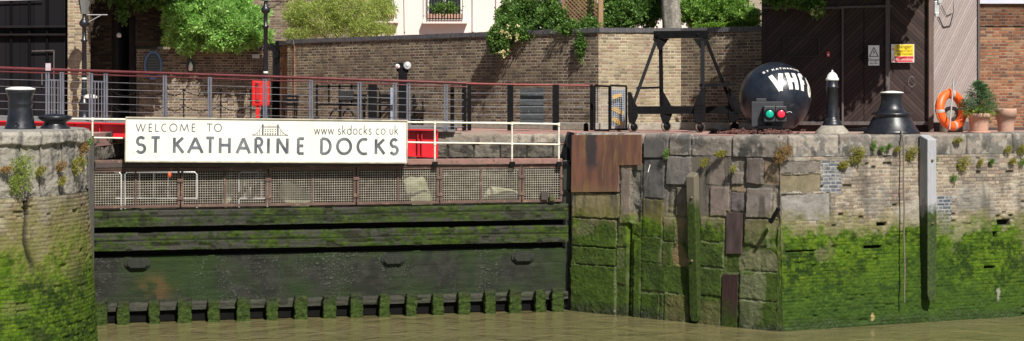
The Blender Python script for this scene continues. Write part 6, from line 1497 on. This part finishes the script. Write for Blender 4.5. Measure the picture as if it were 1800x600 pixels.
bush('climbing_rose', 'dark green climbing shrub with pale flowers tumbling over the garden wall', 'climber',
     [Bb(905, 30, 41.2, 38, .6, 42, 1500), Bb(945, 15, 40.9, 50, .7, 40, 1500), Bb(875, 70, 40.3, 20, .3, 28, 600), Bb(895, 50, 40.4, 26, .4, 24, 700), Bb(930, 60, 40.2, 30, .3, 14, 400), Bb(975, 35, 40.0, 32, .4, 26, 700), Bb(1010, 52, 39.3, 30, .25, 10, 380), Bb(1022, 78, 38.9, 7, .1, 26, 140), Bb(1020, 10, 41.4, 34, .4, 44, 1100), Bb(1035, 45, 39.3, 22, .3, 14, 260)], 5, .035, L_dark, .075, .045, .2, base=Z(60, 40.5))
fl = thing('rose_blossoms', P(885, 80, 40), 'pale yellow blossoms at the lower tip of the climbing shrub', 'flowers')
cs, ds, ts = clumps([Bb(882, 94, 40.0, 15, .12, 6, 7), Bb(900, 62, 40.0, 26, .2, 26, 12)], 6, .02); n = len(cs); leaves('petals', leaf_mat('pale_petal', [(.5, .44, .18), (.66, .6, .32)], .3), fl, cs, ds, RNG.uniform(.05, .07, n), RNG.uniform(.04, .05, n), ts)
bush('evergreen_shrub', 'dark glossy evergreen shrub behind the wall right of the timber trellis', 'shrub',
     [Bb(1095, 25, 41.5, 36, .6, 34, 1400), Bb(1140, 15, 41.8, 32, .6, 38, 1200), Bb(1085, -10, 41.8, 40, .6, 26, 700), Bb(1072, 40, 41.2, 16, .3, 16, 300)], 5, .035, L_dark, .085, .045, .3, base=Z(60, 41.5))
bush('leafy_shrub', 'bright green leafy shrub behind the wall between the grey trunk and the shed', 'shrub',
     [Bb(1225, 22, 42.2, 34, .6, 30, 1100), Bb(1270, 18, 42.4, 44, .7, 32, 1300), Bb(1240, -12, 42.6, 44, .7, 26, 700), Bb(1315, 28, 42.2, 20, .5, 14, 380)], 5, .04, L_mid, .09, .045, .35, base=Z(56, 42))
r = thing('clipped_hedge', P(1280, 50, 40.6), 'low clipped bright green hedge just above the wall coping left of the shed', 'hedge')
n = 9000; k = 40.6 / F; cs = np.stack([RNG.uniform(X(1222, 40.6), X(1336, 40.6), n), 40.4 + RNG.uniform(0, .7, n), np.zeros(n)], 1); frac = (cs[:, 0] - cs[:, 0].min()) / np.ptp(cs[:, 0]); topz = Z(46, 40.6) + frac * (10 * k) + .02 * np.sin(cs[:, 0] * 9)
cs[:, 2] = topz - RNG.random(n) ** 2.5 * .3 ; leaves('foliage', leaf_mat('hedge_leaf', [(.07, .14, .012), (.14, .27, .02), (.22, .38, .04)], .35), r, cs, RNG.normal(size=(n, 3)) + np.array([0, -.3, .8]), RNG.uniform(.04, .07, n), RNG.uniform(.02, .03, n), RNG.random(n))
# trellis
r = thing('timber_trellis', P(1030, 50, 39.6), 'brown diamond timber trellis panel with stout post above the garden wall', 'trellis')
mb = MB(); D = 39.9
x0_, x1_, zb2, zt2 = X(990, D), X(1050, D), Z(56, D), Z(-60, D)
for s_ in (1, -1):
    n = 26
    for i in range(-14, n):
        xs = x0_ + i * .1; pts = []
        for t in np.linspace(0, 1, 2): pass
        h_ = zt2 - zb2; a_ = Vector((xs, D + (.012 if s_ > 0 else 0), zb2 if s_ > 0 else zt2)); b_ = Vector((xs + h_, a_.y, zt2 if s_ > 0 else zb2))
        t0 = max(0, (x0_ - a_.x) / h_); t1 = min(1, (x1_ - a_.x) / h_)
        if t1 > t0 + .02: mb.bar(a_.lerp(b_, t0), a_.lerp(b_, t1), .010, .028, up=(0, 0, 1))
M_trel = worn('brown_trellis_wood', (.22, .12, .06), (.15, .08, .045), .8, 6)
mb.build('lattice', M_trel, r)
mb = MB(); mb.bar(P(1056, 52, 39.4), P(1056, -70, 39.4), .11, .12, up=(1, 0, 0)); mb.build('post', worn('tan_post', (.33, .2, .10), (.25, .15, .08), .8, 5, stretch=(3, 3, .5)), r, bevel=.008)
mb = MB(); mb.bar(P(990, 52, D), P(990, -60, D), .05, .05, up=(1, 0, 0)); mb.build('frame', M_trel, r)
# plane tree behind wall: trunk in view, crown above the frame
def tree(px, D, zb, rad_, hgt, crown, label, lm, ln=.13, lw_=.09, per=4, name='tree', lean=0.0, spread=.09):
    x, y = X(px, D), D; r = thing(name, (x, y, zb), label, 'tree')
    mb = MB(); pts = [(x + lean * t + .04 * math.sin(t * 5), y, zb + hgt * t) for t in np.linspace(0, 1, 10)]; nt_, na_ = 60, 40; TT, AA = np.meshgrid(np.linspace(0, 1, nt_), np.linspace(0, 2 * np.pi, na_ + 1)); 
    fr = fbm(np.cos(AA) * 3 + 5, np.sin(AA) * 3 + TT * hgt * 1.2, 61, 5, .65); rr2 = rad_ * (1.12 - .4 * TT) * (1 + (fr - .5) * .5 + .05 * np.sin(AA * 5 + TT * 4)); rr2[-1] = rr2[0]
    vs_ = [(x + lean * TT[j, i] + .06 * math.sin(TT[j, i] * 6) + rr2[j, i] * math.cos(AA[j, i]), y + rr2[j, i] * math.sin(AA[j, i]), zb + hgt * TT[j, i]) for j in range(na_ + 1) for i in range(nt_)]
    mb.add(vs_, [(j * nt_ + i, (j + 1) * nt_ + i, (j + 1) * nt_ + i + 1, j * nt_ + i + 1) for j in range(na_) for i in range(nt_ - 1)], smooth=True); mb.build('trunk', M_bark, r)
    mb = MB(); top_ = Vector(pts[-1])
    for b in crown:
        c_ = Vector(b[:3]); m_ = top_.lerp(c_, .5) + Vector((0, 0, .3)); mb.tube([top_ - Vector((0, 0, .6)), m_, c_], .1, 7, rs=[rad_ * .45, rad_ * .25, .03])
    mb.build('limbs', M_bark, r)
    cs, ds, ts = clumps(crown, per, spread, .1); n = len(cs); leaves('crown', lm, r, cs, ds, RNG.uniform(ln * .7, ln * 1.3, n), RNG.uniform(lw_ * .7, lw_ * 1.3, n), ts)
    return r
tree(1181, 40.9, QZ, .27, 5.2, [(4.4, 49, 12, 2.2, 2, 1.6, 900), (6.4, 49.5, 12.5, 2.4, 2, 1.6, 900), (3, 50, 13, 2.2, 2, 1.4, 700)], 'thick pale barked tree trunk rising behind the garden wall, crown overhead', L_mid, name='plane_tree')
# tree over the shed: crown overhangs its front from above
tree(1500, 41.5, QZ, .2, 4.9, [(7.2, 35.3, 8.6, 1.2, 1.0, .75, 2300), (8.9, 35.2, 8.7, 1.0, 1.0, .75, 1300), (8.6, 35.9, 9.7, 2.2, 1.1, .7, 1600), (8.2, 34.6, 8.6, 1.0, .5, .5, 260), (9.6, 39, 10.3, 1.5, 1.2, .8, 600)], 'leafy tree behind the dark shed shading its front, mostly above the view', L_dark, ln=.17, lw_=.12, per=6, name='shade_tree')
bush('roof_creeper', 'dark creeper with a pale flowering tip hanging over the top of the shed front', 'creeper',
     [Bb(1375, -6, 36.9, 40, .25, 20, 500), Bb(1420, 4, 36.7, 26, .2, 12, 300), Bb(1436, 18, 36.6, 12, .12, 9, 120)], 5, .03, L_dark, .08, .05, -.2, stems=3, base=Z(-20, 37))
fl = thing('creeper_blossoms', P(1436, 20, 36.5), 'cluster of pale green flowers at the tip of the creeper on the shed', 'flowers')
cs, ds, ts = clumps([Bb(1434, 20, 36.45, 12, .08, 7, 22)], 6, .015); n = len(cs); leaves('petals', leaf_mat('lime_petal', [(.35, .4, .12), (.5, .55, .25)], .3), fl, cs, ds, RNG.uniform(.04, .06, n), RNG.uniform(.03, .04, n), ts)
# unseen tree added for shade on the left, and hanging foliage over the passage
tree(205, 50.0, QZ, .3, 5.5, [(-10.3, 43.3, 8.75, .75, .8, .7, 1300), (-9.5, 43.1, 8.75, .7, .8, .7, 1300), (-10.2, 44.4, 9.6, 1.2, .9, .8, 900), (-9.2, 44.6, 9.8, 1.0, .9, .8, 800)], 'unseen leafy tree added to shade the passage at the upper left', L_dark, ln=.18, lw_=.13, per=6, name='added_shade_tree')
bush('hanging_ivy', 'ivy hanging over the mouth of the dark passage left of the round bush', 'ivy',
     [Bb(212, -6, 45.1, 34, .25, 14, 260), Bb(216, 22, 45.0, 8, .12, 20, 90), Bb(272, 0, 45.2, 20, .25, 12, 200), Bb(245, 4, 45.2, 16, .2, 16, 120)], 4, .04, L_dark, .1, .06, -.5, stems=3, base=Z(-20, 45.3))

# wall plants
def tuft(px, py, size, D, mat, label, out, n=60, asp=1.0, droop=-.1):
    c_ = P(px, py, D); k = D / F; s_ = size * k
    o = (c_.x, c_.y, c_.z); nn = max(40, int(n * (size / 10) ** 1.6))
    blobs = [(c_.x, c_.y - .02, c_.z, s_, s_ * .45, s_ * asp, nn), (c_.x + s_ * .5, c_.y, c_.z + s_ * .4 * asp, s_ * .6, s_ * .35, s_ * .6 * asp, nn // 2), (c_.x - s_ * .4, c_.y, c_.z - s_ * .45 * asp, s_ * .55, s_ * .35, s_ * .55 * asp, nn // 2)]
    cs, ds, ts = clumps(blobs, 4, .012, droop); m = len(cs)
    ob_ = leaves('wall_plant', mat, None, cs, ds + np.array([0, -.5, 0]), RNG.uniform(.02, .045, m), RNG.uniform(.009, .018, m), ts, origin=o)
    tag(ob_, label, 'plant', 'plants rooted in the river walls')
def DL(px):
    k = (px - 900) / F; a_ = 1 + k * k; b_ = -2 * (cx * k + cy); c_ = cx * cx + cy * cy - (rad + .04) ** 2; q = b_ * b_ - 4 * a_ * c_
    return (-b_ - math.sqrt(q)) / (2 * a_) if q > 0 else -b_ / (2 * a_)
for (px, py, s_, mt, lab, asp) in [
    (34, 306, 26, L_yel2, 'largest yellow green plant on the round wall below the tall bollard', 1.5), (10, 298, 9, L_orange, 'small dry tuft at the left edge of the round wall', .6),
    (72, 300, 9, L_yel, 'small yellow sprig right of the largest plant on the round wall', .8), (108, 292, 9, L_orange, 'reddish tuft in the middle of the round wall stonework', 1.0),
    (136, 290, 14, L_yel, 'bushy yellow plant near the right edge of the round wall', 1.1), (147, 262, 9, L_orange, 'orange brown plant on the round wall edge under its cap', 1.2), (156, 250, 7, L_grn, 'small green sprig at the top right corner of the round wall beside the white rail', 1.2), (110, 318, 6, L_yel, 'tiny pale tuft low on the round wall stonework', 1.3)]:
    tuft(px, py, s_, DL(px) - .05, mt, lab, 0, asp=asp, n=80)
for (px, py, s_, mt, lab, asp) in [
    (1171, 270, 5, L_grn, 'small green sprig under the coping next to the rusty plate', 1.8), (1237, 285, 7, L_yel, 'yellow tuft above the slim fender timber', 1.1), (1266, 270, 10, L_yel, 'dry yellow plant strip under the coping left of the orange plant', .5),
    (1376, 270, 16, L_orange, 'biggest orange and yellow plant in the stone blocks below the signal lights', 1.1), (1288, 297, 4, L_yel, 'tiny yellow tuft among the broken stones', 1.2)]:
    tuft(px, py, s_, (wall_D(A, B, px) if px < 1370 else 33.0) - .08, mt, lab, 0, asp=asp, n=80)
for (px, py, s_, mt, lab, asp) in [
    (1506, 274, 15, L_yel, 'large yellow green plant on the coping below the dome capped bollard', 1.1), (1483, 290, 10, L_yel, 'yellow tuft touching the left of the large plant below the dome capped bollard', .7), (1536, 257, 5, L_grn, 'narrow green sprig in the coping joint below the bell capstan', 2.2),
    (1551, 262, 5, L_grn, 'first of two round green tufts on the coping below the bell capstan', 1.0), (1563, 257, 4, L_grn, 'smallest green tuft between two others below the bell capstan', 1.0), (1577, 262, 5, L_yel, 'yellowish tuft on the coping just left of the rope', 1.0),
    (1602, 270, 11, L_yel, 'yellow green plant squeezed between the rope and the silvery pile', 1.2), (1642, 290, 6, L_grn, 'tall green strip of plants right beside the silvery pile', 2.6), (1684, 247, 8, L_yel, 'flat yellow tuft on the coping under the lifebuoy', .5),
    (1692, 288, 12, L_yel, 'large yellow plant under the coping beneath the potted conifer', 1.2), (1676, 313, 6, L_grn, 'round green tuft on the bare brick above the blue brick patch', 1.0), (1723, 286, 5, L_yel, 'small yellow tuft under the coping below the empty pot', 1.1), (1743, 284, 4, L_grn, 'tiny green tuft just below and left of the empty pot', 1.0),
    (1772, 262, 7, L_yel, 'yellow tuft on the coping near the right edge', .8), (1796, 262, 8, L_yel, 'yellow tuft on the coping at the right edge', 1.2), (1780, 284, 6, L_yel, 'yellow tuft under the coping near the right edge', .9), (1797, 285, 6, L_grn, 'green tuft under the coping at the right edge', .9)]:
    tuft(px, py, s_, wall_D(B, Cc, px) - .07, mt, lab, 0, asp=asp, n=80)
